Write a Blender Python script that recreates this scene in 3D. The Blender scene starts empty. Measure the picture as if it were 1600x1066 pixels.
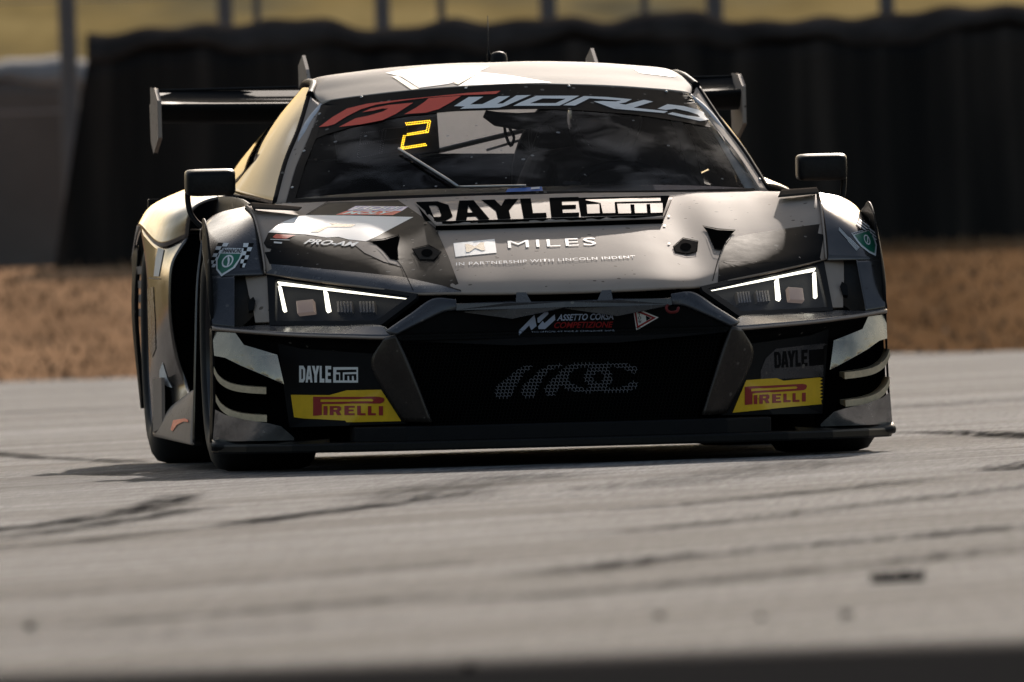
import bpy, bmesh, math, random
from mathutils import Vector, Matrix
from mathutils.bvhtree import BVHTree

random.seed(7)
sc = bpy.context.scene
col = sc.collection
R = math.radians

# ------------------------------------------------------------------ camera
PW, PH = 1600, 1066                  # size of the photograph
FPX = 32220.0                        # focal length in photograph pixels (a ~725 mm lens)
DIST, ELEV, ROLL = 60.0, R(0.62), R(1.85)
U0, V0 = 42.0, -188.5                # where the front axle sits relative to the optical axis
cam_loc = Vector((0, -DIST * math.cos(ELEV), DIST * math.sin(ELEV)))
_a = math.atan(U0 / FPX)
_p = -ELEV + math.atan(-V0 / FPX)
FWD = Vector((-math.sin(_a) * math.cos(_p), math.cos(_a) * math.cos(_p), math.sin(_p)))
_r0 = Vector((math.cos(_a), math.sin(_a), 0))
_u0 = _r0.cross(FWD)
RGT = _r0 * math.cos(ROLL) - _u0 * math.sin(ROLL)
UPV = _r0 * math.sin(ROLL) + _u0 * math.cos(ROLL)
cam_data = bpy.data.cameras.new('camera')
cam = bpy.data.objects.new('camera', cam_data)
col.objects.link(cam)
m3 = Matrix((RGT, UPV, -FWD)).transposed()
cam.matrix_world = Matrix.Translation(cam_loc) @ m3.to_4x4()
cam_data.sensor_width = 36
cam_data.lens = FPX / PW * 36
cam_data.clip_start, cam_data.clip_end = 1.0, 3000
cam_data.dof.use_dof = True
cam_data.dof.focus_distance = DIST - 0.4
cam_data.dof.aperture_fstop = 11.0
sc.camera = cam

# ------------------------------------------------------------------ sky, sun, exposure
SUN_EL, SUN_AZ = R(20), R(6)         # low sun behind the car, a little to the right
w = bpy.data.worlds.new('World')
sc.world = w
w.use_nodes = True
nt = w.node_tree
bg = nt.nodes['Background']
sky = nt.nodes.new('ShaderNodeTexSky')
sky.sky_type = 'NISHITA'
sky.sun_disc = False
sky.sun_elevation = SUN_EL
sky.sun_rotation = SUN_AZ
sky.dust_density = 3.0
sky.air_density = 1.2
wtc = nt.nodes.new('ShaderNodeTexCoord')
wmp = nt.nodes.new('ShaderNodeMapping')
wmp.inputs['Scale'].default_value = (1, 1, 2.2)
nt.links.new(wtc.outputs['Generated'], wmp.inputs['Vector'])
wno = nt.nodes.new('ShaderNodeTexNoise')
wno.inputs['Scale'].default_value = 3.4
wno.inputs['Detail'].default_value = 9
wno.inputs['Roughness'].default_value = 0.58
nt.links.new(wmp.outputs[0], wno.inputs['Vector'])
wmr = nt.nodes.new('ShaderNodeMapRange')
wmr.inputs['From Min'].default_value = 0.50
wmr.inputs['From Max'].default_value = 0.66
wmr.inputs['To Max'].default_value = 0.75
nt.links.new(wno.outputs['Fac'], wmr.inputs['Value'])
whs = nt.nodes.new('ShaderNodeHueSaturation')
whs.inputs['Saturation'].default_value = 0.35
whs.inputs['Value'].default_value = 1.9
nt.links.new(sky.outputs[0], whs.inputs['Color'])
wmx = nt.nodes.new('ShaderNodeMix')
wmx.data_type = 'RGBA'
nt.links.new(wmr.outputs[0], wmx.inputs['Factor'])
nt.links.new(sky.outputs[0], wmx.inputs['A'])
nt.links.new(whs.outputs[0], wmx.inputs['B'])
nt.links.new(wmx.outputs['Result'], bg.inputs[0])
bg.inputs[1].default_value = 0.105
sun_data = bpy.data.lights.new('sun', 'SUN')
sun_data.energy = 4.8
sun_data.angle = R(0.55)
sun_data.color = (1.0, 0.89, 0.79)
sun = bpy.data.objects.new('sun', sun_data)
col.objects.link(sun)
sdir = Vector((math.sin(SUN_AZ) * math.cos(SUN_EL), math.cos(SUN_AZ) * math.cos(SUN_EL), math.sin(SUN_EL)))
sun.rotation_euler = sdir.to_track_quat('Z', 'Y').to_euler()
sun.location = sdir * 50
sc.view_settings.view_transform = 'Standard'
sc.view_settings.look = 'None'
sc.view_settings.exposure = 0.12
sc.view_settings.gamma = 1.0
sc.cycles.max_bounces = 8
sc.cycles.transparent_max_bounces = 12
sc.cycles.use_denoising = True
sc.cycles.sample_clamp_indirect = 6.0

# ------------------------------------------------------------------ frames of reference
CAR_YAW, CAR_ROLL = R(4.37), R(0.39)
CARM = Matrix.Rotation(CAR_YAW, 4, 'Z') @ Matrix.Rotation(CAR_ROLL, 4, 'Y')
CARI = CARM.inverted()
CAM_C = CARI @ cam_loc


def ray_w(px, py):
    return (FWD * FPX + RGT * (px - PW / 2) + UPV * (PH / 2 - py)).normalized()


def ray_c(px, py):
    return CARI.to_3x3() @ ray_w(px, py)


def P(px, py, Y):
    """point of the car (car frame: x to its left side, y rearwards, z up) seen at a photo position, at depth Y"""
    d = ray_c(px, py)
    return CAM_C + d * ((Y - CAM_C.y) / d.y)


def H(px, py, Y):
    """same, as a half-car measure (x taken positive)"""
    p = P(px, py, Y)
    return Vector((abs(p.x), p.y, p.z))


def G(px, py, Yw):
    d = ray_w(px, py)
    return cam_loc + d * ((Yw - cam_loc.y) / d.y)


def ground(px, py, z=0.0):
    d = ray_w(px, py)
    return cam_loc + d * ((z - cam_loc.z) / d.z)


# ------------------------------------------------------------------ materials
def new_mat(name):
    m = bpy.data.materials.new(name)
    m.use_nodes = True
    return m, m.node_tree, m.node_tree.nodes['Principled BSDF']


def mat(name, c, rough=0.5, metal=0.0, coat=0.0, coat_rough=0.05, emit=None, es=0.0, noise=0.0, scale=30.0, bump=0.0, bscale=200.0, spec=0.5,
        rnoise=0.0, chips=0.0):
    m, t, b = new_mat(name)
    b.inputs['Base Color'].default_value = (*c, 1)
    b.inputs['Roughness'].default_value = rough
    b.inputs['Metallic'].default_value = metal
    b.inputs['Coat Weight'].default_value = coat
    b.inputs['Coat Roughness'].default_value = coat_rough
    b.inputs['Specular IOR Level'].default_value = spec
    if emit:
        b.inputs['Emission Color'].default_value = (*emit, 1)
        b.inputs['Emission Strength'].default_value = es
    if noise or bump or rnoise or chips:
        tc = t.nodes.new('ShaderNodeTexCoord')
    if noise or rnoise:
        n = t.nodes.new('ShaderNodeTexNoise')
        n.inputs['Scale'].default_value = scale
        n.inputs['Detail'].default_value = 8
        n.inputs['Roughness'].default_value = 0.7
        t.links.new(tc.outputs['Object'], n.inputs['Vector'])
    if noise:
        mr = t.nodes.new('ShaderNodeMapRange')
        mr.inputs['From Min'].default_value = 0.25
        mr.inputs['From Max'].default_value = 0.75
        mr.inputs['To Min'].default_value = 1 - noise
        mr.inputs['To Max'].default_value = 1 + noise
        t.links.new(n.outputs['Fac'], mr.inputs['Value'])
        mx = t.nodes.new('ShaderNodeMix')
        mx.data_type = 'RGBA'
        mx.blend_type = 'MULTIPLY'
        mx.inputs['Factor'].default_value = 1
        mx.inputs['A'].default_value = (*c, 1)
        t.links.new(mr.outputs[0], mx.inputs['B'])
        t.links.new(mx.outputs['Result'], b.inputs['Base Color'])
    if chips:
        vo = t.nodes.new('ShaderNodeTexVoronoi')
        vo.inputs['Scale'].default_value = 42
        t.links.new(tc.outputs['Object'], vo.inputs['Vector'])
        sx = t.nodes.new('ShaderNodeSeparateColor')
        t.links.new(vo.outputs['Color'], sx.inputs[0])
        pw = t.nodes.new('ShaderNodeMath')
        pw.operation = 'POWER'
        pw.inputs[1].default_value = 6
        t.links.new(sx.outputs[0], pw.inputs[0])
        ml = t.nodes.new('ShaderNodeMath')
        ml.operation = 'MULTIPLY'
        ml.inputs[1].default_value = 0.30
        t.links.new(pw.outputs[0], ml.inputs[0])
        lt = t.nodes.new('ShaderNodeMath')
        lt.operation = 'LESS_THAN'
        t.links.new(vo.outputs['Distance'], lt.inputs[0])
        t.links.new(ml.outputs[0], lt.inputs[1])
        fa = t.nodes.new('ShaderNodeMath')
        fa.operation = 'MULTIPLY'
        fa.inputs[1].default_value = abs(chips)
        t.links.new(lt.outputs[0], fa.inputs[0])
        mc = t.nodes.new('ShaderNodeMix')
        mc.data_type = 'RGBA'
        if noise:
            t.links.new(mx.outputs['Result'], mc.inputs['A'])
        else:
            mc.inputs['A'].default_value = (*c, 1)
        mc.inputs['B'].default_value = (0.05, 0.035, 0.025, 1) if chips > 0 else (0.30, 0.27, 0.24, 1)
        t.links.new(fa.outputs[0], mc.inputs['Factor'])
        t.links.new(mc.outputs['Result'], b.inputs['Base Color'])
    if rnoise:
        mr2 = t.nodes.new('ShaderNodeMapRange')
        mr2.inputs['From Min'].default_value = 0.3
        mr2.inputs['From Max'].default_value = 0.7
        mr2.inputs['To Min'].default_value = max(0.02, rough - rnoise)
        mr2.inputs['To Max'].default_value = rough + rnoise
        t.links.new(n.outputs['Fac'], mr2.inputs['Value'])
        t.links.new(mr2.outputs[0], b.inputs['Roughness'])
    if bump:
        n2 = t.nodes.new('ShaderNodeTexNoise')
        n2.inputs['Scale'].default_value = bscale
        n2.inputs['Detail'].default_value = 4
        t.links.new(tc.outputs['Object'], n2.inputs['Vector'])
        bp = t.nodes.new('ShaderNodeBump')
        bp.inputs['Strength'].default_value = bump
        bp.inputs['Distance'].default_value = 0.002
        t.links.new(n2.outputs['Fac'], bp.inputs['Height'])
        t.links.new(bp.outputs[0], b.inputs['Normal'])
    return m


M = {}
M['silver'] = mat('champagne_silver_wrap', (0.385, 0.313, 0.262), 0.66, 0.0, noise=0.08, scale=7, rnoise=0.02, spec=0.022, chips=0.7)
M['latch'] = mat('dull_graphite', (0.045, 0.039, 0.034), 0.8, noise=0.3, scale=60, spec=0.0)
M['roofsilver'] = mat('champagne_roof_wrap', (0.40, 0.345, 0.295), 0.66, noise=0.07, scale=5, spec=0.022)
M['wing'] = mat('dull_carbon_wing', (0.014, 0.0135, 0.0135), 0.62, noise=0.3, scale=90, spec=0.03)
M['ink'] = mat('black_ink_film', (0.006, 0.006, 0.006), 0.8, spec=0.0)
M['chrome'] = mat('gloss_gunmetal_wrap', (0.135, 0.122, 0.114), 0.17, 0.75, 0.1, 0.05, noise=0.2, scale=7, rnoise=0.07, bump=0.6, bscale=6, chips=0.5)
M['grey'] = mat('slate_grey_wrap', (0.072, 0.071, 0.077), 0.27, 0.45, 0.1, 0.06, noise=0.14, scale=12, rnoise=0.06, spec=0.25, chips=-0.35)
M['warmgrey'] = mat('graphite_frame', (0.050, 0.042, 0.037), 0.27, 0.4, noise=0.16, scale=12, rnoise=0.06, spec=0.2, chips=-0.35)
M['black'] = mat('black_wrap', (0.010, 0.0095, 0.010), 0.58, noise=0.25, scale=14, rnoise=0.04, spec=0.022, chips=-0.5)
M['white'] = mat('white_wrap', (0.84, 0.83, 0.81), 0.5, noise=0.05, scale=12, spec=0.15)
M['bronze'] = mat('bronze_satin_plate', (0.44, 0.38, 0.30), 0.26, 0.8, noise=0.3, scale=10, rnoise=0.08)
M['polish'] = mat('polished_corner_plate', (0.55, 0.53, 0.51), 0.20, 0.9, noise=0.3, scale=14, rnoise=0.1)
M['cream'] = mat('reflection_cream', (0.64, 0.50, 0.33), 0.3, noise=0.25, scale=40)  # canards' golden grass reflection put into the base colour
M['palewhite'] = mat('pale_lettering_film', (0.70, 0.68, 0.65), 0.4, noise=0.08, scale=60)
M['red'] = mat('red_film', (0.86, 0.075, 0.045), 0.5, noise=0.06, scale=30, spec=0.15)
M['dkred'] = mat('dark_red_film', (0.35, 0.02, 0.02), 0.45)
M['blue'] = mat('blue_film', (0.08, 0.12, 0.45), 0.4)
M['yellow'] = mat('yellow_film', (0.85, 0.52, 0.01), 0.45, noise=0.10, scale=25)
M['green'] = mat('green_film', (0.01, 0.16, 0.09), 0.4)
M['matte'] = mat('matte_black_plastic', (0.008, 0.008, 0.009), 0.6, noise=0.2, scale=20, spec=0.12)
M['void'] = mat('duct_black', (0.0025, 0.0025, 0.0025), 0.9, spec=0.0)
M['carbon'] = mat('carbon_fibre', (0.013, 0.0125, 0.0125), 0.40, noise=0.4, scale=120, spec=0.10)
M['tyre'] = mat('tyre_rubber', (0.022, 0.021, 0.021), 0.75, noise=0.3, scale=30, bump=0.4, bscale=90, spec=0.3)
M['rim'] = mat('dark_rim_metal', (0.05, 0.05, 0.055), 0.35, 0.8)
M['steel'] = mat('brushed_bolt_metal', (0.45, 0.44, 0.43), 0.3, 0.9)
M['tube'] = mat('painted_cage_tube', (0.55, 0.55, 0.56), 0.4)
M['inner'] = mat('cockpit_grey_panel', (0.55, 0.55, 0.57), 0.7, noise=0.35, scale=6)
M['led'] = mat('amber_led', (0.9, 0.6, 0.05), 0.4, emit=(1.0, 0.62, 0.03), es=2.6)
M['addedglow'] = mat('added_translucent_glow_panel', (0.55, 0.55, 0.57), 0.6, noise=0.4, scale=5)  # for the added cabin panel that glows with the sun behind it
M['leddim'] = mat('unlit_led', (0.18, 0.15, 0.17), 0.4)
M['drl'] = mat('daytime_light_bar', (1, 0.97, 0.9), 0.3, emit=(1.0, 0.84, 0.56), es=3.6)
M['lowbeam'] = mat('lamp_projector', (0.20, 0.15, 0.12), 0.35, 0.3, emit=(1.0, 0.66, 0.45), es=0.16)
M['flute'] = mat('fluted_reflector', (0.16, 0.14, 0.12), 0.35, 0.5)
M['suit'] = mat('dark_race_suit', (0.03, 0.03, 0.04), 0.8)
M['helmet'] = mat('dark_helmet_shell', (0.03, 0.03, 0.045), 0.15, 0.0, 0.6)
M['mesh'] = mat('grille_mesh_black', (0.005, 0.005, 0.005), 0.6, spec=0.06)
M['meshlogo'] = mat('grille_mesh_silver', (0.19, 0.19, 0.21), 0.4, spec=0.15)


def glass_mat(name, tint, fmin, fmax, dirt=0.0):
    m = bpy.data.materials.new(name)
    m.use_nodes = True
    t = m.node_tree
    for n in list(t.nodes):
        t.nodes.remove(n)
    out = t.nodes.new('ShaderNodeOutputMaterial')
    tr = t.nodes.new('ShaderNodeBsdfTransparent')
    tr.inputs[0].default_value = (*tint, 1)
    gl = t.nodes.new('ShaderNodeBsdfGlossy')
    gl.inputs['Roughness'].default_value = 0.03
    lw = t.nodes.new('ShaderNodeFresnel')
    lw.inputs['IOR'].default_value = 1.5
    mr = t.nodes.new('ShaderNodeMapRange')
    mr.inputs['To Min'].default_value = fmin
    mr.inputs['To Max'].default_value = fmax
    t.links.new(lw.outputs[0], mr.inputs['Value'])
    mx = t.nodes.new('ShaderNodeMixShader')
    if dirt:
        tc0 = t.nodes.new('ShaderNodeTexCoord')
        mp0 = t.nodes.new('ShaderNodeMapping')
        mp0.inputs['Scale'].default_value = (1.0, 1.0, 2.4)
        t.links.new(tc0.outputs['Object'], mp0.inputs['Vector'])
        sm = t.nodes.new('ShaderNodeTexNoise')
        sm.inputs['Scale'].default_value = 5.5
        sm.inputs['Detail'].default_value = 7
        sm.inputs['Roughness'].default_value = 0.55
        sm.inputs['Distortion'].default_value = 0.6
        t.links.new(mp0.outputs[0], sm.inputs['Vector'])
        smr = t.nodes.new('ShaderNodeMapRange')
        smr.inputs['From Min'].default_value = 0.48
        smr.inputs['From Max'].default_value = 0.70
        smr.inputs['To Min'].default_value = 0.28
        smr.inputs['To Max'].default_value = 1.7
        t.links.new(sm.outputs['Fac'], smr.inputs['Value'])
        sml = t.nodes.new('ShaderNodeMath')
        sml.operation = 'MULTIPLY'
        t.links.new(mr.outputs[0], sml.inputs[0])
        t.links.new(smr.outputs[0], sml.inputs[1])
        t.links.new(sml.outputs[0], mx.inputs[0])
    else:
        t.links.new(mr.outputs[0], mx.inputs[0])
    t.links.new(tr.outputs[0], mx.inputs[1])
    t.links.new(gl.outputs[0], mx.inputs[2])
    last = mx
    if dirt:
        tc = t.nodes.new('ShaderNodeTexCoord')
        vo = t.nodes.new('ShaderNodeTexVoronoi')
        vo.inputs['Scale'].default_value = 34
        vo.inputs['Randomness'].default_value = 1
        t.links.new(tc.outputs['Object'], vo.inputs['Vector'])
        wn = t.nodes.new('ShaderNodeTexNoise')
        wn.inputs['Scale'].default_value = 5
        wn.inputs['Detail'].default_value = 6
        t.links.new(tc.outputs['Object'], wn.inputs['Vector'])
        sx = t.nodes.new('ShaderNodeSeparateColor')
        t.links.new(vo.outputs['Color'], sx.inputs[0])
        pw = t.nodes.new('ShaderNodeMath')
        pw.operation = 'POWER'
        pw.inputs[1].default_value = 7
        t.links.new(sx.outputs[0], pw.inputs[0])
        th = t.nodes.new('ShaderNodeMath')
        th.operation = 'MULTIPLY'
        th.inputs[1].default_value = 0.22
        t.links.new(pw.outputs[0], th.inputs[0])
        lt = t.nodes.new('ShaderNodeMath')
        lt.operation = 'LESS_THAN'
        t.links.new(vo.outputs['Distance'], lt.inputs[0])
        t.links.new(th.outputs[0], lt.inputs[1])
        film = t.nodes.new('ShaderNodeMapRange')       # dusty film
        film.inputs['From Min'].default_value = 0.4
        film.inputs['From Max'].default_value = 0.75
        film.inputs['To Min'].default_value = 0.0
        film.inputs['To Max'].default_value = 0.006
        t.links.new(wn.outputs['Fac'], film.inputs['Value'])
        ad = t.nodes.new('ShaderNodeMath')
        ad.operation = 'MULTIPLY_ADD'
        t.links.new(lt.outputs[0], ad.inputs[0])
        ad.inputs[1].default_value = dirt
        t.links.new(film.outputs[0], ad.inputs[2])
        df = t.nodes.new('ShaderNodeBsdfDiffuse')
        df.inputs[0].default_value = (0.55, 0.52, 0.5, 1)
        tl = t.nodes.new('ShaderNodeBsdfTranslucent')
        tl.inputs[0].default_value = (0.6, 0.55, 0.5, 1)
        m2 = t.nodes.new('ShaderNodeMixShader')
        m2.inputs[0].default_value = 0.25
        t.links.new(df.outputs[0], m2.inputs[1])
        t.links.new(tl.outputs[0], m2.inputs[2])
        m3_ = t.nodes.new('ShaderNodeMixShader')
        t.links.new(ad.outputs[0], m3_.inputs[0])
        t.links.new(mx.outputs[0], m3_.inputs[1])
        t.links.new(m2.outputs[0], m3_.inputs[2])
        last = m3_
    t.links.new(last.outputs[0], out.inputs[0])
    return m


_t = M['addedglow'].node_tree
_tl = _t.nodes.new('ShaderNodeBsdfTranslucent')
_tl.inputs[0].default_value = (0.5, 0.5, 0.52, 1)
_mx = _t.nodes.new('ShaderNodeMixShader')
_mx.inputs[0].default_value = 0.6
_t.links.new(_t.nodes['Principled BSDF'].outputs[0], _mx.inputs[1])
_t.links.new(_tl.outputs[0], _mx.inputs[2])
_t.links.new(_mx.outputs[0], _t.nodes['Material Output'].inputs[0])
M['rearglass'] = glass_mat('rear_polycarbonate', (0.8, 0.8, 0.8), 0.0, 0.5)
M['glass'] = glass_mat('windscreen_polycarbonate', (0.88, 0.88, 0.88), 0.0, 0.38, 0.55)
M['sideglass'] = glass_mat('tinted_side_glass', (0.2, 0.2, 0.22), 0.0, 0.42)
M['lens'] = glass_mat('headlight_lens', (0.62, 0.70, 0.86), 0.0, 0.45)


# ------------------------------------------------------------------ mesh helpers
GEO = {}                                # object name -> (verts, faces) for laying decals on it


def link(name, verts, faces, m, parent=None, smooth=True, solid=0.0, bevel=0.0, hint=None, kind=None):
    me = bpy.data.meshes.new(name)
    me.from_pydata([tuple(v) for v in verts], [], faces)
    me.update()
    if hint is not None:
        h = Vector(hint)
        s = sum(p.normal.dot(h) * p.area for p in me.polygons)
        if s < 0:
            me.flip_normals()
    if smooth:
        for p in me.polygons:
            p.use_smooth = True
    o = bpy.data.objects.new(name, me)
    col.objects.link(o)
    if m is not None:
        me.materials.append(m)
    if parent is not None:
        o.parent = parent
    if solid:
        md = o.modifiers.new('solid', 'SOLIDIFY')
        md.thickness = solid
        md.offset = -1
        md.use_even_offset = False
    if bevel:
        md = o.modifiers.new('bevel', 'BEVEL')
        md.width = bevel
        md.segments = 2
        md.limit_method = 'ANGLE'
    if kind:
        o['kind'] = kind
    GEO[o.name] = ([Vector(v) for v in verts], faces)
    return o


def crp(p0, p1, p2, p3, t):
    return 0.5 * ((2 * p1) + (p2 - p0) * t + (2 * p0 - 5 * p1 + 4 * p2 - p3) * t * t + (3 * p1 - p0 - 3 * p2 + p3) * t * t * t)


def spline(pts, n):
    """n+1 samples along a Catmull-Rom curve through pts (n per whole curve)"""
    pts = [Vector(p) for p in pts]
    k = len(pts) - 1
    ext = [2 * pts[0] - pts[1]] + pts + [2 * pts[-1] - pts[-2]]
    out = []
    for i in range(n + 1):
        u = i / n * k
        s = min(int(u), k - 1)
        out.append(crp(ext[s], ext[s + 1], ext[s + 2], ext[s + 3], u - s))
    return out


def grid(net, nu, nv):
    rows = [spline(r, nv) for r in net]
    cols = [spline([rows[i][j] for i in range(len(rows))], nu) for j in range(nv + 1)]
    verts = [cols[j][i] for i in range(nu + 1) for j in range(nv + 1)]
    faces = [(i * (nv + 1) + j, i * (nv + 1) + j + 1, (i + 1) * (nv + 1) + j + 1, (i + 1) * (nv + 1) + j)
             for i in range(nu) for j in range(nv)]
    return verts, faces


def mir(vs, s):
    return [Vector((v[0] * s, v[1], v[2])) for v in vs]


def patch(name, net, nu, nv, m, parent, sides='LR', solid=0.006, hint=(0, -1, 1), kind=None):
    """curved panel through a net of half-car points; L is the side at x<0"""
    v, f = grid(net, nu, nv)
    out = []
    for s in sides:
        sg = -1 if s == 'L' else 1
        hh = (hint[0] * sg, hint[1], hint[2])
        out.append(link(name, mir(v, sg), f, m, parent, solid=solid, hint=hh, kind=kind))
    return out


def full(net):
    """half rows (centre outwards) -> full rows"""
    return [[Vector((-p[0], p[1], p[2])) for p in reversed(r[1:])] + [Vector(p) for p in r] for r in net]


def fill2d(loops, maxlen=None, extra=6):
    """triangulate 2-D loops (even-odd holes); returns verts2d, faces"""
    cu = bpy.data.curves.new('tmp', 'CURVE')
    cu.dimensions = '2D'
    cu.fill_mode = 'BOTH'
    for lp in loops:
        sp = cu.splines.new('POLY')
        sp.points.add(len(lp) - 1)
        for i, p in enumerate(lp):
            sp.points[i].co = (p[0], p[1], 0, 1)
        sp.use_cyclic_u = True
    o = bpy.data.objects.new('tmp', cu)
    me = o.to_mesh()
    v, f = refine(me, maxlen, extra)
    o.to_mesh_clear()
    bpy.data.objects.remove(o)
    bpy.data.curves.remove(cu)
    return v, f


def refine(me, maxlen, extra=6):
    bm = bmesh.new()
    bm.from_mesh(me)
    bmesh.ops.remove_doubles(bm, verts=bm.verts, dist=1e-6)
    bmesh.ops.triangulate(bm, faces=bm.faces)
    if maxlen:
        for _ in range(extra):
            long = [e for e in bm.edges if e.calc_length() > maxlen]
            if not long:
                break
            bmesh.ops.subdivide_edges(bm, edges=long, cuts=1)
            bmesh.ops.triangulate(bm, faces=bm.faces)
    bm.verts.index_update()
    v = [vv.co.copy() for vv in bm.verts]
    f = [tuple(x.index for x in ff.verts) for ff in bm.faces]
    bm.free()
    return v, f


def plate(name, loops, m, parent, sides='LR', solid=0.01, hint=(0, -1, 0.2), depth=None, smooth=False, bevel=0.0, maxlen=None):
    """flat-ish facetted panel; loops of (px,py,Y) measured on the left half. depth(x,z) overrides Y inside"""
    ls = [[H(*p) for p in lp] for lp in loops]
    v2, f = fill2d([[(p.x, p.z) for p in lp] for lp in ls], maxlen)
    pts = [p for lp in ls for p in lp]
    v = []
    for q in v2:
        if depth:
            y = depth(q.x, q.y)
        else:
            near = min(pts, key=lambda p: (p.x - q.x) ** 2 + (p.z - q.y) ** 2)
            y = near.y
        v.append(Vector((q.x, y, q.y)))
    out = []
    for s in sides:
        sg = -1 if s == 'L' else 1
        out.append(link(name, mir(v, sg), f, m, parent, smooth=smooth, solid=solid, bevel=bevel, hint=(hint[0] * sg, hint[1], hint[2])))
    return out


def full_plate(name, loop, m, parent, solid=0.01, bevel=0.0):
    """symmetric plate: loop of left-half (px,py,Y) from centre top outwards to centre bottom"""
    h = [H(*p) for p in loop]
    h[0].x = h[-1].x = 0
    lp = [Vector((-p.x, p.y, p.z)) for p in h] + [p for p in reversed(h[1:-1])]
    v2, f = fill2d([[(p.x, p.z) for p in lp]])
    v = []
    for q in v2:
        near = min(lp, key=lambda p: (p.x - q.x) ** 2 + (p.z - q.y) ** 2)
        v.append(Vector((q.x, near.y, q.y)))
    return link(name, v, f, m, parent, smooth=False, solid=solid, bevel=bevel, hint=(0, -1, 0.1))


def bvh_of(objs):
    vs, fs = [], []
    for o in objs:
        v, f = GEO[o.name]
        b = len(vs)
        vs += v
        fs += [tuple(i + b for i in ff) for ff in f]
    return BVHTree.FromPolygons(vs, fs)


def lay(name, v2, f, objs, m, parent, off=0.0012, solid=0.0):
    """lay a flat shape (photo positions) on the surface of objs, as a film on it"""
    bv = bvh_of(objs)
    pos, ok = [], []
    for q in v2:
        d = ray_c(q.x, q.y)
        loc, nor, idx, dist = bv.ray_cast(CAM_C, d)
        if loc is None:
            pos.append(None)
            continue
        if nor.dot(d) > 0:
            nor = -nor
        pos.append(loc + nor * off)
    idx = {}
    v = []
    for i, p in enumerate(pos):
        if p is not None:
            idx[i] = len(v)
            v.append(p)
    fc = [tuple(idx[i] for i in ff) for ff in f if all(i in idx for i in ff)]
    if not fc:
        print('EMPTY DECAL', name)
        return None
    return link(name, v, fc, m, parent, smooth=True, hint=(0, -1, 0.6))


def film(name, loops, objs, m, parent, maxlen=14, off=0.0012):
    v, f = fill2d(loops, maxlen)
    return lay(name, v, f, objs, m, parent, off)


def text2d(s, bold=0.0, shear=0.0, space=1.0):
    cu = bpy.data.curves.new('tmp', 'FONT')
    cu.body = s
    cu.offset = bold
    cu.shear = shear
    cu.space_character = space
    cu.resolution_u = 3
    o = bpy.data.objects.new('tmp', cu)
    me = o.to_mesh()
    v, f = refine(me, None)
    o.to_mesh_clear()
    bpy.data.objects.remove(o)
    bpy.data.curves.remove(cu)
    x0 = min(p.x for p in v); x1 = max(p.x for p in v)
    y0 = min(p.y for p in v); y1 = max(p.y for p in v)
    return [Vector(((p.x - x0) / (x1 - x0), (p.y - y0) / (y1 - y0), 0)) for p in v], f


def quad_map(v, q):
    """unit square -> photo quad (bottom-left, bottom-right, top-right, top-left)"""
    bl, br, tr, tl = [Vector((a, b, 0)) for a, b in q]
    return [bl * (1 - p.x) * (1 - p.y) + br * p.x * (1 - p.y) + tr * p.x * p.y + tl * (1 - p.x) * p.y for p in v]


def words(name, s, q, objs, m, parent, bold=0.0, shear=0.0, space=1.0, off=0.0016):
    v, f = text2d(s, bold, shear, space)
    return lay(name, quad_map(v, q), f, objs, m, parent, off)


def z2(pts, k, ox, oy):
    return [(x / k + ox, y / k + oy) for x, y in pts]


def tube(name, pts, r, m, parent, n=10, closed_ends=True, kind=None, samples=None):
    pts = spline(pts, samples) if samples else [Vector(p) for p in pts]
    v, f = [], []
    rr = r if isinstance(r, (list, tuple)) else [r] * len(pts)
    up = None
    for i, p in enumerate(pts):
        t = (pts[min(i + 1, len(pts) - 1)] - pts[max(i - 1, 0)]).normalized()
        if up is None:
            up = t.orthogonal().normalized()
        up = (up - t * up.dot(t)).normalized()
        b = t.cross(up)
        for k in range(n):
            a = 2 * math.pi * k / n
            v.append(p + (up * math.cos(a) + b * math.sin(a)) * rr[i])
    for i in range(len(pts) - 1):
        for k in range(n):
            f.append((i * n + k, i * n + (k + 1) % n, (i + 1) * n + (k + 1) % n, (i + 1) * n + k))
    if closed_ends:
        f.append(tuple(range(n - 1, -1, -1)))
        f.append(tuple((len(pts) - 1) * n + k for k in range(n)))
    return link(name, v, f, m, parent, kind=kind)


def box(name, lo, hi, m, parent, bevel=0.004):
    x0, y0, z0 = lo
    x1, y1, z1 = hi
    v = [(x0, y0, z0), (x1, y0, z0), (x1, y1, z0), (x0, y1, z0), (x0, y0, z1), (x1, y0, z1), (x1, y1, z1), (x0, y1, z1)]
    f = [(0, 3, 2, 1), (4, 5, 6, 7), (0, 1, 5, 4), (1, 2, 6, 5), (2, 3, 7, 6), (3, 0, 4, 7)]
    return link(name, v, f, m, parent, smooth=False, bevel=bevel)


def lathe_x(prof, cx, cy, cz, n=64):
    """profile of (x, r) turned round an axis along x"""
    v, f = [], []
    for x, r in prof:
        for k in range(n):
            a = 2 * math.pi * k / n
            v.append(Vector((cx + x, cy + r * math.cos(a), cz + r * math.sin(a))))
    for i in range(len(prof) - 1):
        for k in range(n):
            f.append((i * n + k, i * n + (k + 1) % n, (i + 1) * n + (k + 1) % n, (i + 1) * n + k))
    return v, f


def thing(name, label, cat, group=None):
    o = bpy.data.objects.new(name, None)
    col.objects.link(o)
    o['label'] = label
    o['category'] = cat
    if group:
        o['group'] = group
    return o


def tag(o, label, cat, group=None):
    o['label'] = label
    o['category'] = cat
    if group:
        o['group'] = group
    return o

# ------------------------------------------------------------------ ground, track, verge, field
def nodes_of(name, rough=0.9):
    m, t, b = new_mat(name)
    b.inputs['Roughness'].default_value = rough
    tc = t.nodes.new('ShaderNodeTexCoord')
    return m, t, b, tc


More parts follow.
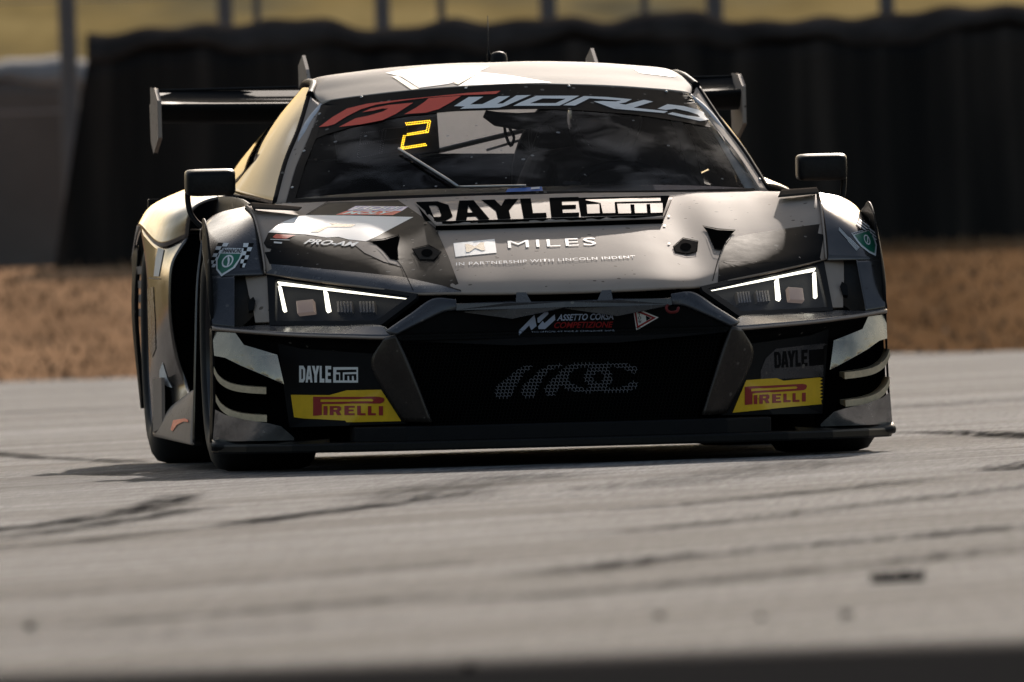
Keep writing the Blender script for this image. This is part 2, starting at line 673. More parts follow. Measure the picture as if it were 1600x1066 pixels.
def N(t, typ, **kw):
    n = t.nodes.new(typ)
    for k, v in kw.items():
        if k.startswith('_'):
            setattr(n, k[1:], v)
        else:
            n.inputs[k.replace('__', ' ')].default_value = v
    return n


def noise_node(t, vec, scale, detail=6, rough=0.6, dist=0.0):
    n = N(t, 'ShaderNodeTexNoise', Scale=scale, Detail=detail, Roughness=rough, Distortion=dist)
    t.links.new(vec, n.inputs['Vector'])
    return n.outputs['Fac']


def ramp(t, fac, stops):
    r = t.nodes.new('ShaderNodeValToRGB')
    while len(r.color_ramp.elements) < len(stops):
        r.color_ramp.elements.new(0.5)
    for e, (p, c) in zip(r.color_ramp.elements, stops):
        e.position = p
        e.color = (*c, 1) if len(c) == 3 else c
    t.links.new(fac, r.inputs[0])
    return r.outputs[0]


def mixc(t, a, b, fac, mode='MIX'):
    n = t.nodes.new('ShaderNodeMix')
    n.data_type = 'RGBA'
    n.blend_type = mode
    for s, k in ((a, 'A'), (b, 'B'), (fac, 'Factor')):
        if isinstance(s, (int, float)):
            n.inputs[k].default_value = s
        elif isinstance(s, tuple):
            n.inputs[k].default_value = (*s, 1)
        else:
            t.links.new(s, n.inputs[k])
    return n.outputs['Result']


def mapping(t, tc, rot=0.0, scale=(1, 1, 1)):
    mp = t.nodes.new('ShaderNodeMapping')
    mp.inputs['Rotation'].default_value = (0, 0, rot)
    mp.inputs['Scale'].default_value = scale
    t.links.new(tc.outputs['Object'], mp.inputs['Vector'])
    return mp.outputs[0]


def streaks(t, tc, rot, scale, detail=4, dist=0.2):
    a = t.nodes.new('ShaderNodeMapping')
    a.inputs['Rotation'].default_value = (0, 0, rot)
    t.links.new(tc.outputs['Object'], a.inputs['Vector'])
    b_ = t.nodes.new('ShaderNodeMapping')
    b_.inputs['Scale'].default_value = (*scale, 1)
    t.links.new(a.outputs[0], b_.inputs['Vector'])
    return noise_node(t, b_.outputs[0], 1.0, detail, 0.6, dist)


# asphalt: pale worn aggregate with long rubber streaks that follow the cars' line
am, at, ab, atc = nodes_of('worn_asphalt', 0.95)
ab.inputs['Specular IOR Level'].default_value = 0.08
fine = noise_node(at, atc.outputs['Object'], 160, 3, 0.7)
patchy = noise_node(at, mapping(at, atc, 0, (1, 0.25, 1)), 0.9, 6, 0.6)
streak1 = streaks(at, atc, R(20), (1.3, 0.035), 5)
streak2 = streaks(at, atc, R(24), (4.5, 0.05), 4)
c0 = ramp(at, fine, [(0.3, (0.130, 0.129, 0.131)), (0.72, (0.228, 0.227, 0.230))])
c1 = mixc(at, c0, ramp(at, patchy, [(0.3, (0.78, 0.77, 0.76)), (0.7, (1.08, 1.07, 1.06))]), 1.0, 'MULTIPLY')
c2 = mixc(at, c1, ramp(at, streak1, [(0.38, (0.42, 0.41, 0.41)), (0.58, (1.06, 1.06, 1.06))]), 1.0, 'MULTIPLY')
c3 = mixc(at, c2, ramp(at, streak2, [(0.36, (0.45, 0.44, 0.44)), (0.52, (1.03, 1.03, 1.03))]), 0.9, 'MULTIPLY')
streak3 = streaks(at, atc, R(18), (13.0, 0.07), 3)
c3 = mixc(at, c3, ramp(at, streak3, [(0.36, (0.62, 0.61, 0.61)), (0.50, (1.03, 1.03, 1.03))]), 0.9, 'MULTIPLY')
grain1 = streaks(at, atc, R(2), (55.0, 1.3), 4, 0.0)
grain2 = streaks(at, atc, R(-3), (190.0, 5.0), 3, 0.0)
c3 = mixc(at, c3, ramp(at, grain1, [(0.34, (0.66, 0.66, 0.66)), (0.5, (1.0, 1.0, 1.0)), (0.68, (1.28, 1.28, 1.28))]), 0.9, 'MULTIPLY')
c3 = mixc(at, c3, ramp(at, grain2, [(0.34, (0.70, 0.70, 0.70)), (0.5, (1.0, 1.0, 1.0)), (0.68, (1.28, 1.28, 1.28))]), 0.9, 'MULTIPLY')
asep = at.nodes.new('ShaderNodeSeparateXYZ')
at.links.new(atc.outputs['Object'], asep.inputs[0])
amr = N(at, 'ShaderNodeMapRange', From__Min=-31.0, From__Max=-10.0, To__Min=0.62, To__Max=1.0)   # darkening towards the camera painted into the asphalt colour
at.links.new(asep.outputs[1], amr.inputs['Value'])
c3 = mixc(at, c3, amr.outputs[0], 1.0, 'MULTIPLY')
at.links.new(c3, ab.inputs['Base Color'])
abp = N(at, 'ShaderNodeBump', Strength=0.5, Distance=0.005)
at.links.new(fine, abp.inputs['Height'])
at.links.new(abp.outputs[0], ab.inputs['Normal'])
M['asphalt'] = am

# dark film that paints a fade over the nearest ground
nm, ntt, nb, ntc = nodes_of('foreground_fade_film', 1.0)
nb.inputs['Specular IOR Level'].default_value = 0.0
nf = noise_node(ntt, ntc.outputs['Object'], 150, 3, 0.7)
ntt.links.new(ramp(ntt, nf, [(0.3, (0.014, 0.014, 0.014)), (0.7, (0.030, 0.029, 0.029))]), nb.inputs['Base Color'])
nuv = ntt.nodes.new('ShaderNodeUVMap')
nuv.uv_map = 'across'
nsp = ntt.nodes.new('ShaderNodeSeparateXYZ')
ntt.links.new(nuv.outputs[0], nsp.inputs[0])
ntt.links.new(nsp.outputs[0], nb.inputs['Alpha'])       # painted fade thins out towards the worn asphalt
M['nearfade'] = nm

vm, vt, vb, vtc = nodes_of('dry_verge_grass', 1.0)
vb.inputs['Specular IOR Level'].default_value = 0.0
vn = noise_node(vt, mapping(vt, vtc, 0, (1, 0.35, 1)), 4.0, 8, 0.65)
vn2 = noise_node(vt, mapping(vt, vtc, 0, (1, 0.12, 1)), 0.8, 4, 0.6)
vc = ramp(vt, vn, [(0.3, (0.13, 0.070, 0.034)), (0.5, (0.165, 0.093, 0.046)), (0.7, (0.20, 0.118, 0.062))])
vsep = vt.nodes.new('ShaderNodeSeparateXYZ')
vt.links.new(vtc.outputs['Object'], vsep.inputs[0])
vmr = N(vt, 'ShaderNodeMapRange', From__Min=-1.5, From__Max=0.8, To__Min=1.0, To__Max=0.0)
vt.links.new(vsep.outputs[0], vmr.inputs['Value'])
vc = mixc(vt, vc, ramp(vt, vn, [(0.3, (0.31, 0.18, 0.10)), (0.7, (0.43, 0.265, 0.155))]), vmr.outputs[0])
vt.links.new(mixc(vt, vc, ramp(vt, vn2, [(0.35, (0.6, 0.6, 0.6)), (0.6, (1.1, 1.1, 1.1))]), 1.0, 'MULTIPLY'), vb.inputs['Base Color'])
M['verge'] = vm

fm, ft, fb, ftc = nodes_of('straw_field', 1.0)
fb.inputs['Specular IOR Level'].default_value = 0.0
fn = noise_node(ft, mapping(ft, ftc, 0, (1, 0.2, 1)), 0.35, 7, 0.6)
fn2 = noise_node(ft, mapping(ft, ftc, 0, (1, 0.1, 1)), 1.6, 5, 0.6)
fc_ = ramp(ft, fn, [(0.36, (0.15, 0.13, 0.08)), (0.5, (0.27, 0.20, 0.085)), (0.66, (0.33, 0.25, 0.11))])
ft.links.new(mixc(ft, fc_, ramp(ft, fn2, [(0.3, (0.75, 0.75, 0.75)), (0.7, (1.1, 1.1, 1.1))]), 1.0, 'MULTIPLY'), fb.inputs['Base Color'])
M['field'] = fm

EDGE_A, EDGE_B = ground(0, 597), ground(1600, 551)
EDGE_Y = (EDGE_A.y + EDGE_B.y) / 2
VERGE_TOP = EDGE_Y + 18
WALL_Y = VERGE_TOP + 0.5
base_z = G(800, 397, WALL_Y).z


def smooth01(t):
    t = max(0, min(1, t))
    return t * t * (3 - 2 * t)


def terrain_z(x, y):
    if y < EDGE_Y - 1:
        return -0.05
    if y < VERGE_TOP:
        t = (y - EDGE_Y + 1) / (VERGE_TOP - EDGE_Y + 1)
        return -0.05 + (base_z + 0.05) * (0.35 * t + 0.65 * smooth01(t))
    if y < VERGE_TOP + 35:
        return base_z
    return base_z + (y - VERGE_TOP - 35) * 0.045 + 1.2 * math.sin(x * 0.013 + y * 0.004) * min(1, (y - VERGE_TOP - 35) / 150)


def sheet(name, xs, ys, zf, m, kind='structure'):
    v = [(x, y, zf(x, y)) for y in ys for x in xs]
    n = len(xs)
    f = [(j * n + i, j * n + i + 1, (j + 1) * n + i + 1, (j + 1) * n + i) for j in range(len(ys) - 1) for i in range(n - 1)]
    return link(name, v, f, m, None, hint=(0, 0, 1), kind=kind)


xs = [-900, -400, -200, -100] + [i * 2.5 for i in range(-24, 25)] + [100, 200, 400, 900]
sheet('ground', xs, [-1200, -400, -100, 0] + [EDGE_Y - 1 + i for i in range(0, 56)] + [VERGE_TOP + 35], terrain_z, M['verge'])
sheet('field', xs, [VERGE_TOP + 20 + 15 * i for i in range(30)] + [900, 1600], lambda x, y: terrain_z(x, y) + 0.02, M['field'])


def edge_y(x):
    return EDGE_A.y + (EDGE_B.y - EDGE_A.y) * (x - EDGE_A.x) / (EDGE_B.x - EDGE_A.x) * 0.3 + 0.5 * math.sin(x * 1.7) + 0.35 * math.sin(x * 4.1 + 1) + 0.3 * math.sin(x * 11.3) + 0.25 * math.sin(x * 23.7 + 2)


def track_z(x, y):
    return 0.0


tx = [-500, -120, -40] + [i * 0.06 for i in range(-120, 121)] + [40, 120, 500]
tv, tf = [], []
ty = [-800, -200, -90, -60, -40, -20, 0, 20, 40]
for y in ty:
    for x in tx:
        tv.append((x, y, 0))
for x in tx:
    tv.append((x, edge_y(x), 0))
n_ = len(tx)
for j in range(len(ty)):
    for i in range(n_ - 1):
        tf.append((j * n_ + i, j * n_ + i + 1, (j + 1) * n_ + i + 1, (j + 1) * n_ + i))
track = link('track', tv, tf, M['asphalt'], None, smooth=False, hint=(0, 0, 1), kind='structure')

# painted dark fade across the foreground, a film 4 mm proud
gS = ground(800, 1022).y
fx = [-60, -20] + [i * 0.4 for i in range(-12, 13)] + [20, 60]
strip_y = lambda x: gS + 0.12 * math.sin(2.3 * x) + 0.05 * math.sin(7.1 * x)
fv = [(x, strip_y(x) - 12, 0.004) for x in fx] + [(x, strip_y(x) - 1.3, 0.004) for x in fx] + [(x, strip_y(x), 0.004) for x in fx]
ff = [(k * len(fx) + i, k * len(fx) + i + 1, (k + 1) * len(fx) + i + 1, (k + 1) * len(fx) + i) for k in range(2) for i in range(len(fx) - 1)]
fo = link('foreground_fade_strip', fv, ff, M['nearfade'], track, smooth=False, hint=(0, 0, 1))
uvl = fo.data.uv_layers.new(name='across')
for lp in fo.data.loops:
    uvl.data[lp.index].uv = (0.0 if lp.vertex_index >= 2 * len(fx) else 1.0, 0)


# tyre marks: thin worn rubber films on the track
mm = bpy.data.materials.new('rubber_mark')
mm.use_nodes = True
t = mm.node_tree
b = t.nodes['Principled BSDF']
b.inputs['Base Color'].default_value = (0.028, 0.027, 0.027, 1)
b.inputs['Roughness'].default_value = 1.0
b.inputs['Specular IOR Level'].default_value = 0.0
tc = t.nodes.new('ShaderNodeTexCoord')
uv = t.nodes.new('ShaderNodeUVMap')
uv.uv_map = 'across'
sep = t.nodes.new('ShaderNodeSeparateXYZ')
t.links.new(uv.outputs[0], sep.inputs[0])
nz = streaks(t, tc, R(3), (38, 0.9), 6, 0.1)
nz2 = streaks(t, tc, R(20), (40, 0.5))
add = N(t, 'ShaderNodeMath', _operation='ADD')
t.links.new(nz, add.inputs[0])
t.links.new(nz2, add.inputs[1])
mr = N(t, 'ShaderNodeMapRange', From__Min=0.86, From__Max=1.14, To__Min=0.0, To__Max=1.0)
t.links.new(add.outputs[0], mr.inputs['Value'])
mu = N(t, 'ShaderNodeMath', _operation='MULTIPLY')
t.links.new(mr.outputs[0], mu.inputs[0])
t.links.new(sep.outputs[0], mu.inputs[1])
t.links.new(mu.outputs[0], b.inputs['Alpha'])
M['mark'] = mm


def tyre_mark(pix, width, strength=1.0):
    pts = spline([ground(*p, z=0) for p in pix], 40)
    v, f, us = [], [], []
    for i, p in enumerate(pts):
        tdir = (pts[min(i + 1, 40)] - pts[max(i - 1, 0)]).normalized()
        nrm = Vector((-tdir.y, tdir.x, 0))
        fade = min(1, i / 6, (40 - i) / 6) * strength
        for k, a in enumerate((-0.5, -0.2, 0.2, 0.5)):
            v.append(Vector((p.x, p.y, 0.004)) + nrm * width * a)
            us.append(fade if k in (1, 2) else 0)
    for i in range(40):
        for k in range(3):
            f.append((i * 4 + k, i * 4 + k + 1, (i + 1) * 4 + k + 1, (i + 1) * 4 + k))
    o = link('tyre_mark', v, f, M['mark'], track, smooth=False, hint=(0, 0, 1))
    uvl = o.data.uv_layers.new(name='across')
    for lp in o.data.loops:
        uvl.data[lp.index].uv = (us[lp.vertex_index], 0)
    return o


for pix, wd, st in [
    ([(-60, 838), (120, 814), (230, 795), (300, 770)], 0.17, 1.0),
    ([(-60, 852), (110, 828), (240, 808), (330, 792)], 0.16, 0.8),
    ([(310, 828), (480, 805), (600, 789), (720, 771)], 0.16, 1.0),
    ([(-60, 862), (60, 853), (140, 846), (300, 826)], 0.14, 0.7),
    ([(500, 800), (760, 783), (1000, 772), (1300, 762)], 0.07, 0.9),
    ([(-60, 704), (60, 716), (160, 720), (225, 725)], 0.18, 0.8),
    ([(1396, 676), (1480, 676), (1560, 680), (1680, 688)], 0.30, 0.9),
    ([(1540, 738), (1600, 730), (1640, 724), (1720, 712)], 0.3, 0.9),
    ([(800, 905), (1100, 868), (1400, 842), (1700, 815)], 0.22, 0.9),
    ([(700, 945), (1000, 920), (1300, 890), (1700, 845)], 0.20, 0.7),
    ([(-60, 985), (200, 972), (450, 952), (800, 925)], 0.20, 0.7),
    ([(-60, 1012), (150, 1003), (400, 985), (700, 965)], 0.16, 0.6),
    ([(-60, 940), (200, 924), (500, 900), (800, 872)], 0.14, 0.5),
    ([(780, 805), (1000, 795), (1250, 772), (1500, 745)], 0.20, 0.5),
    ([(900, 840), (1150, 815), (1400, 785), (1700, 750)], 0.2, 0.5),
    ([(640, 790), (700, 760), (780, 752), (860, 738)], 0.5, 0.45),
    ([(900, 770), (1050, 755), (1200, 735), (1320, 715)], 0.5, 0.35),
    ([(-40, 650), (80, 642), (150, 640), (215, 640)], 0.5, 0.4),
    ([(-40, 620), (60, 616), (140, 612), (215, 610)], 0.6, 0.35),
    ([(1400, 640), (1470, 632), (1540, 628), (1660, 620)], 0.5, 0.4),
]:
    tyre_mark(pix, wd, st)


# ------------------------------------------------------------------ bits of rubber and stones lying on the track
def lump(name, c, r, flat, m, seed):
    rnd = random.Random(seed)
    bm = bmesh.new()
    bmesh.ops.create_icosphere(bm, subdivisions=2, radius=1)
    for v in bm.verts:
        k = 0.75 + 0.5 * rnd.random()
        v.co = Vector((v.co.x * r * k * 1.2, v.co.y * r * k, v.co.z * r * flat * k))
    zmin = min(v.co.z for v in bm.verts)
    me = bpy.data.meshes.new(name)
    bm.to_mesh(me)
    bm.free()
    o = bpy.data.objects.new(name, me)
    col.objects.link(o)
    me.materials.append(m)
    o.location = (c.x, c.y, c.z - zmin)
    return o


g0 = ground(1402, 909)
g1 = ground(1361, 911)
g2 = ground(1444, 907)
bm = bmesh.new()
L_ = 24
ring = []
rnd = random.Random(3)
for i in range(L_ + 1):
    tt = i / L_
    c = g1.lerp(g2, tt) + Vector((0, 0.02 * math.sin(tt * 9), 0))
    hw = 0.03 * (0.7 + 0.5 * rnd.random())
    hh = 0.017 * (0.8 + 0.4 * rnd.random())
    ring.append([bm.verts.new((c.x, c.y - hw, 0.001)), bm.verts.new((c.x, c.y - hw * 0.7, hh)), bm.verts.new((c.x, c.y + hw * 0.8, hh * 0.9)), bm.verts.new((c.x, c.y + hw, 0.001))])
for i in range(L_):
    for k in range(3):
        bm.faces.new((ring[i][k], ring[i + 1][k], ring[i + 1][k + 1], ring[i][k + 1]))
bm.faces.new(ring[0]); bm.faces.new(list(reversed(ring[-1])))
me = bpy.data.meshes.new('rubber_strip')
bm.to_mesh(me)
bm.free()
o = bpy.data.objects.new('rubber_strip', me)
col.objects.link(o)
me.materials.append(M['ink'])
tag(o, 'long black strip of torn rubber lying alone on the grey track', 'rubber strip')
for i, (px, py, r, lab) in enumerate([(47, 984, 0.008, 'small dark rubber crumb beside a faint tyre streak'), (1322, 966, 0.0085, 'dark rubber crumb nearest the long torn rubber strip'),
                                      (732, 1048, 0.009, 'dark rubber crumb on the dark painted foreground fade'), (1190, 968, 0.006, 'faint rubber crumb between two darker crumbs'),
                                      (1030, 966, 0.007, 'faint rubber crumb at the end of its row of crumbs')]):
    tag(lump('rubber_crumb', ground(px, py), r, 0.7, M['ink'], i), lab, 'rubber crumb', 'rubber crumbs scattered on the track')

# ------------------------------------------------------------------ barrier wrapped in black belting
bm_, bt, bb, btc = nodes_of('black_belting', 0.55)
bn = noise_node(bt, mapping(bt, btc, 0, (2.2, 1, 0.10)), 1.6, 5, 0.55)  # vertical streaks: light and shade of the folds painted into the colour
bb.inputs['Specular IOR Level'].default_value = 0.1
bt.links.new(ramp(bt, bn, [(0.36, (0.006, 0.005, 0.0043)), (0.5, (0.015, 0.012, 0.010)), (0.68, (0.048, 0.038, 0.031))]), bb.inputs['Base Color'])
M['belting'] = bm_
M['belttop'] = mat('dusty_belting_top', (0.042, 0.036, 0.033), 1.0, noise=0.7, scale=2.5, spec=0.0)
M['greywall'] = mat('grey_belting', (0.12, 0.098, 0.086), 0.9, noise=0.25, scale=1.2)
M['greytop'] = mat('pale_barrier_cap', (0.24, 0.22, 0.21), 0.95, noise=0.3, scale=2.0)


def barrier(name, x0, x1, y, z0, z1, depth, m, mtop, label, seed, lean=0.0, taper=0.0, dx=0.06):
    root = thing(name, label, 'barrier')
    root.location = ((x0 + x1) / 2, y, z0)
    ox, oy, oz = root.location
    rnd = random.Random(seed)
    ph = [(rnd.uniform(2, 11), rnd.uniform(0, 6), rnd.uniform(0.3, 1)) for _ in range(9)]
    n = int((x1 - x0) / dx)
    rows = 14
    v, f = [], []

    def fold(x, tz):
        return sum(a * math.sin(fr * x + p + 0.8 * tz) for fr, p, a in ph) * 0.016

    def top(x):
        return z1 + 0.025 * math.sin(x * 0.9 + seed) + 0.02 * math.sin(x * 2.7) + 0.018 * math.sin(x * 7.3 + 2 * math.sin(x)) + 0.012 * math.sin(x * 17.1 + seed)
    for j in range(rows + 1):
        tz = j / rows
        for i in range(n + 1):
            x = x0 + (x1 - x0) * i / n
            ex = taper * (1 - tz) * (1 - i / n) ** 6
            v.append(Vector((x - ex - ox, y + fold(x, tz) * (0.4 + 0.6 * (1 - tz)) - lean * (1 - tz) - oy, z0 - 0.15 + (top(x) - 0.10 - z0 + 0.15) * tz - oz)))
    for j in range(rows):
        for i in range(n):
            f.append((j * (n + 1) + i, j * (n + 1) + i + 1, (j + 1) * (n + 1) + i + 1, (j + 1) * (n + 1) + i))
    link('belting_sheet', v, f, m, root, hint=(0, -1, 0), solid=0.02)
    v, f = [], []
    prof = [(0.0, -0.10), (-0.01, -0.05), (0.05, 0.0), (0.35, 0.06), (depth - 0.2, 0.05), (depth, -0.05), (depth, -(z1 - z0) - 0.1)]
    for py_, pz_ in prof:
        for i in range(n + 1):
            x = x0 + (x1 - x0) * i / n
            v.append(Vector((x - ox, y + py_ + fold(x, 1) * 0.4 - oy, top(x) + pz_ * (1 + 0.3 * math.sin(5.1 * x + seed)) - oz)))
    for j in range(len(prof) - 1):
        for i in range(n):
            f.append((j * (n + 1) + i, j * (n + 1) + i + 1, (j + 1) * (n + 1) + i + 1, (j + 1) * (n + 1) + i))
    link('top_cover', v, f, mtop, root, hint=(0, 0, 1), solid=0.02)
    for xe in (x0, x1):
        s = 1 if xe == x1 else -1
        vv = [Vector((xe - ox - (taper if s < 0 else 0), y - lean - oy, -0.15)), Vector((xe - ox - (taper * 0.5 if s < 0 else 0), y + depth - oy, -0.15)), Vector((xe - ox, y + depth - oy, z1 - 0.1 - oz)), Vector((xe - ox, y - oy, z1 - 0.1 - oz))]
        link('end_sheet', vv, [(0, 1, 2, 3)], m, root, smooth=False, hint=(s, 0, 0), solid=0.02)
    return root


ztop = G(800, 47, WALL_Y).z
xl = G(135, 80, WALL_Y).x
barrier('belting_barrier', xl, 16, WALL_Y, base_z, ztop, 1.0, M['belting'], M['belttop'],
        'long tall barrier wrapped in black belting behind the race car', 3, lean=0.12, taper=0.26)
GY = WALL_Y + 16
barrier('grey_barrier', -16, G(150, 115, GY).x, GY, base_z, G(50, 112, GY).z, 1.0, M['greywall'], M['greytop'],
        'grey barrier with pale cap beyond the end of the black barrier', 5, dx=0.12)

# catch fence behind the barriers
fence = thing('catch_fence', 'tall grey post fence standing behind the black barrier', 'fence')
FY = WALL_Y + 8
fence.location = (0, FY, base_z)
M['post'] = mat('galvanised_post', (0.10, 0.105, 0.115), 0.7, 0.2, noise=0.2, scale=4)
M['wire'] = mat('fence_wire', (0.25, 0.25, 0.26), 0.5, 0.7)
for px, wd in [(105, 0.115), (352, 0.10), (402, 0.05), (598, 0.10), (690, 0.05), (857, 0.11), (1008, 0.05), (1117, 0.11), (1386, 0.10), (1640, 0.1), (-150, 0.1)]:
    x = G(px, 30, FY).x
    h = 3.2
    vv, fcs = [], []
    for z, k in ((-0.1, 1.0), (h * 0.5, 1.0), (h, 0.96)):
        for a in range(12):
            vv.append(Vector((x + wd / 2 * k * math.cos(a * math.pi / 6), wd / 2 * k * math.sin(a * math.pi / 6), z)))
    for j in range(2):
        for a in range(12):
            fcs.append((j * 12 + a, j * 12 + (a + 1) % 12, (j + 1) * 12 + (a + 1) % 12, (j + 1) * 12 + a))
    fcs.append(tuple(24 + a for a in range(12)))
    link('post', vv, fcs, M['post'], fence)
for z in (1.0, 1.7, 2.4, 3.05):
    tube('cable', [Vector((-14, 0.06, z)), Vector((0, 0.06, z - 0.01)), Vector((16, 0.06, z))], 0.006, M['wire'], fence, n=6)

# dry grass blades on the verge (too many to count)
gv, gf = [], []
rnd = random.Random(11)
for i in range(7000):
    x = rnd.uniform(-4.2, 4.4) if i % 4 else rnd.uniform(-12, 12)
    y = EDGE_Y + 0.2 + (VERGE_TOP - EDGE_Y) * rnd.random()
    z = terrain_z(x, y)
    hh = rnd.uniform(0.02, 0.06)
    a = rnd.uniform(0, math.pi)
    dx_, dy_ = math.cos(a) * 0.012, math.sin(a) * 0.012
    lx, ly = rnd.uniform(-0.05, 0.05), rnd.uniform(-0.05, 0.05)
    k = len(gv)
    gv += [(x - dx_, y - dy_, z - 0.01), (x + dx_, y + dy_, z - 0.01), (x + lx, y + ly, z + hh)]
    gf.append((k, k + 1, k + 2))
M['blade'] = mat('dry_grass_blade', (0.20, 0.125, 0.072), 0.9, noise=0.5, scale=3, spec=0.05)
go = link('verge_grass', gv, gf, M['blade'], None, smooth=False, kind='stuff')
tag(go, 'short dry brown grass on the bank between track and barrier', 'grass')

# ================================================================== the race car
car = thing('race_car', 'low wide grey, silver and black racing coupe with rear wing, headlights lit', 'race car')
car.matrix_world = CARM

# ---------------------------------------------------------------- hood and front fenders
F_ = [(885, 456, -.945), (805, 457.5, -.935), (721, 458, -.905), (650, 459, -.76), (590, 451, -.66), (530, 443.5, -.55), (475, 436.5, -.44), (414, 428, -.30)]
R_ = [(830, 304, .22), (760, 305.5, .23), (690, 308, .27), (620, 311, .32), (560, 313, .37), (500, 315.5, .42), (450, 317.5, .46), (383, 323, .20)]
Fh = [H(*p) for p in F_]; Rh = [H(*p) for p in R_]
Fh[0].x = Rh[0].x = 0
rows = []
for t_, lipz, bul, val in [(0, 0, 0, 0), (.05, .009, .25, .1), (.22, .004, .78, .6), (.45, .0, 1, 1), (.7, .002, .72, .8), (.88, .002, .32, .35), (1, 0, 0, 0)]:
    r = []
    for k in range(8):
        p = Fh[k].lerp(Rh[k], t_)
        p.z += lipz + (Rh[k].z - Fh[k].z) * (.50 if k < 5 else .2 if k == 5 else 0) * t_ * (1 - t_)
        p.z += {4: .010, 5: .034, 6: .058, 7: .064}.get(k, 0) * bul
        if k == 3:
            p.z -= 0.006 * val
        if k in (0, 1):
            p.z += 0.004 * bul
        r.append(p)
    rows.append(r)
hv, hf = grid(full(rows), 40, 84)
hood = link('hood', hv, hf, M['silver'], car, solid=0.008, hint=(0, -0.3, 1))
hood['label'] = 'silver hood with black camouflage on one side'

# outer fender, front face (two nets) and the top running back to the door
seam = [r[7] for r in reversed(rows)]
s_mid = spline(seam, 20)[10]
up_net = [[H(318, 357, .16), H(327, 344, .18), H(348, 331, .20), Rh[7]],
          [H(316, 388, -.08), H(337, 382, -.13), H(365, 372, -.15), s_mid],
          [H(322, 432, -.27), H(343, 431, -.285), H(366, 430, -.295), Fh[7]]]
lo_net = [[H(322, 432, -.27), H(343, 431, -.285), H(366, 430, -.295)],
          [H(325, 470, -.33), H(346, 470, -.345), H(366, 470, -.36)],
          [H(331, 508, -.39), H(348, 509.5, -.41), H(366, 511, -.43)]]
fenders = patch('front_fender', up_net, 20, 20, M['grey'], car, hint=(0.2, -1, 0.5), solid=0.006)
fend_lo = patch('fender_lower_face', lo_net, 14, 12, M['grey'], car, hint=(0.2, -1, 0.3), solid=0.006)
def at_(p, dx=0, dy=0, dz=0):
    return Vector((p.x + dx, p.y + dy, p.z + dz))
u0 = up_net[0]
for o_ in (fenders[1], fend_lo[1]):
    o_.data.materials[0] = M['chrome']
    o_['label'] = 'bright metallic outer fender'
top_net = [u0, [at_(p, 0, .16, -.004) for p in u0], [at_(p, -.01, .36, -.03) for p in u0], [at_(p, -.03, .56, -.06) for p in u0]]
patch('fender_top', top_net, 14, 14, M['silver'], car, hint=(0.3, 0, 1), solid=0.006)
# strip between hood rear corner and fender top
gap_net = [[Rh[7], Rh[7].lerp(Rh[6], .5), Rh[6]], [at_(u0[3], 0, .30, -.02), at_(u0[3], -.05, .38, -.005), at_(Rh[6], .0, .10, .002)]]
patch('cowl_side', gap_net, 6, 6, M['silver'], car, hint=(0, 0, 1))
# outer wall of the fender with the wheel-arch lip
wall_o = [H(331, 508, -.39), H(325, 470, -.34), H(322, 432, -.27), H(316, 388, -.08), H(316, 370, .05), H(318, 357, .16)]
wl = spline(wall_o, 12)
wx = [Vector((.972, .345 * math.cos(R(172 - i * 7.5)) * 1.13, .345 + .385 * math.sin(R(172 - i * 7.5)))) for i in range(13)]
patch('arch_lip', [wl, [a.lerp(b, .5) + Vector((.002, 0, 0)) for a, b in zip(wl, wx)], wx], 6, 24, M['black'], car, hint=(1, 0, 0.2), solid=0.004)

# ---------------------------------------------------------------- windscreen, pillars, roof, cabin
ws_net_h = [
    [H(806, 131.5, .92), H(726, 135.5, .93), H(640, 142, .96), H(565, 150.5, 1.0), H(518, 157, 1.03), H(502, 164, 1.05)],
    [H(814, 186, .70), H(730, 190, .71), H(632, 196, .75), H(549, 203, .80), H(501, 208, .85), H(484, 212, .87)],
    [H(822, 243, .47), H(735, 246, .49), H(628, 251, .53), H(534, 256, .60), H(480, 260, .66), H(462, 262, .68)],
    [H(830, 305.5, .23), H(741, 308, .26), H(625, 312.5, .32), H(520, 316, .39), H(465, 318, .45), H(446, 318, .48)]]
for r in ws_net_h:
    r[0].x = 0
wv, wf = grid(full(ws_net_h), 36, 64)
screen = link('windscreen', wv, wf, M['glass'], car, hint=(0, -1, 0.8))
# A pillars
pil = patch('pillar', [[r[5] for r in ws_net_h], [H(493, 158, 1.09), H(476, 207, .91), H(455, 258, .73), H(438, 319, .50)],
                       [H(484, 150, 1.16), H(468, 203, .96), H(447, 255, .77), H(430, 319.5, .53)]], 8, 24, M['silver'], car, hint=(1, -1, 0.5), solid=0.008)
# black border of the screen: frit band round the glass
side_in = [H(511, 168, 1.03), H(494, 214, .85), H(473, 264, .665), H(459, 317.5, .47)]
# roof
rf = [[r for r in ws_net_h[0]]]
rf[0] = rf[0][:5] + [H(502, 162, 1.055)]
rf.append([H(803, 117, 1.08), H(722, 120, 1.09), H(635, 126, 1.12), H(560, 134, 1.16), H(510, 142, 1.18), H(490, 146, 1.19)])
roof_prof = [(1.38, .998, 0), (1.75, 1.0, .006), (2.15, .96, -.020), (2.55, .88, -.10)]
sec = [H(795, 99, 1.38), H(710, 101, 1.38), H(625, 107, 1.38), H(556, 115, 1.38), H(510, 122, 1.38), H(490, 132, 1.38)]
for Y_, k_, dz_ in roof_prof:
    rf.append([Vector((p.x * k_, Y_, p.z + dz_)) for p in sec])
for r in rf:
    r[0].x = 0
rear_rows = [[Vector((p.x * k_, Y_, p.z + dz_)) for p in sec] for Y_, k_, dz_ in ((1.92, .99, .002), (2.15, .96, -.020), (2.55, .88, -.10))]
for r in rear_rows:
    r[0].x = 0
rf_last = rf[-1]
rf = rf[:-2] + [rear_rows[0]]
rv, rfc = grid(full(rf), 40, 60)
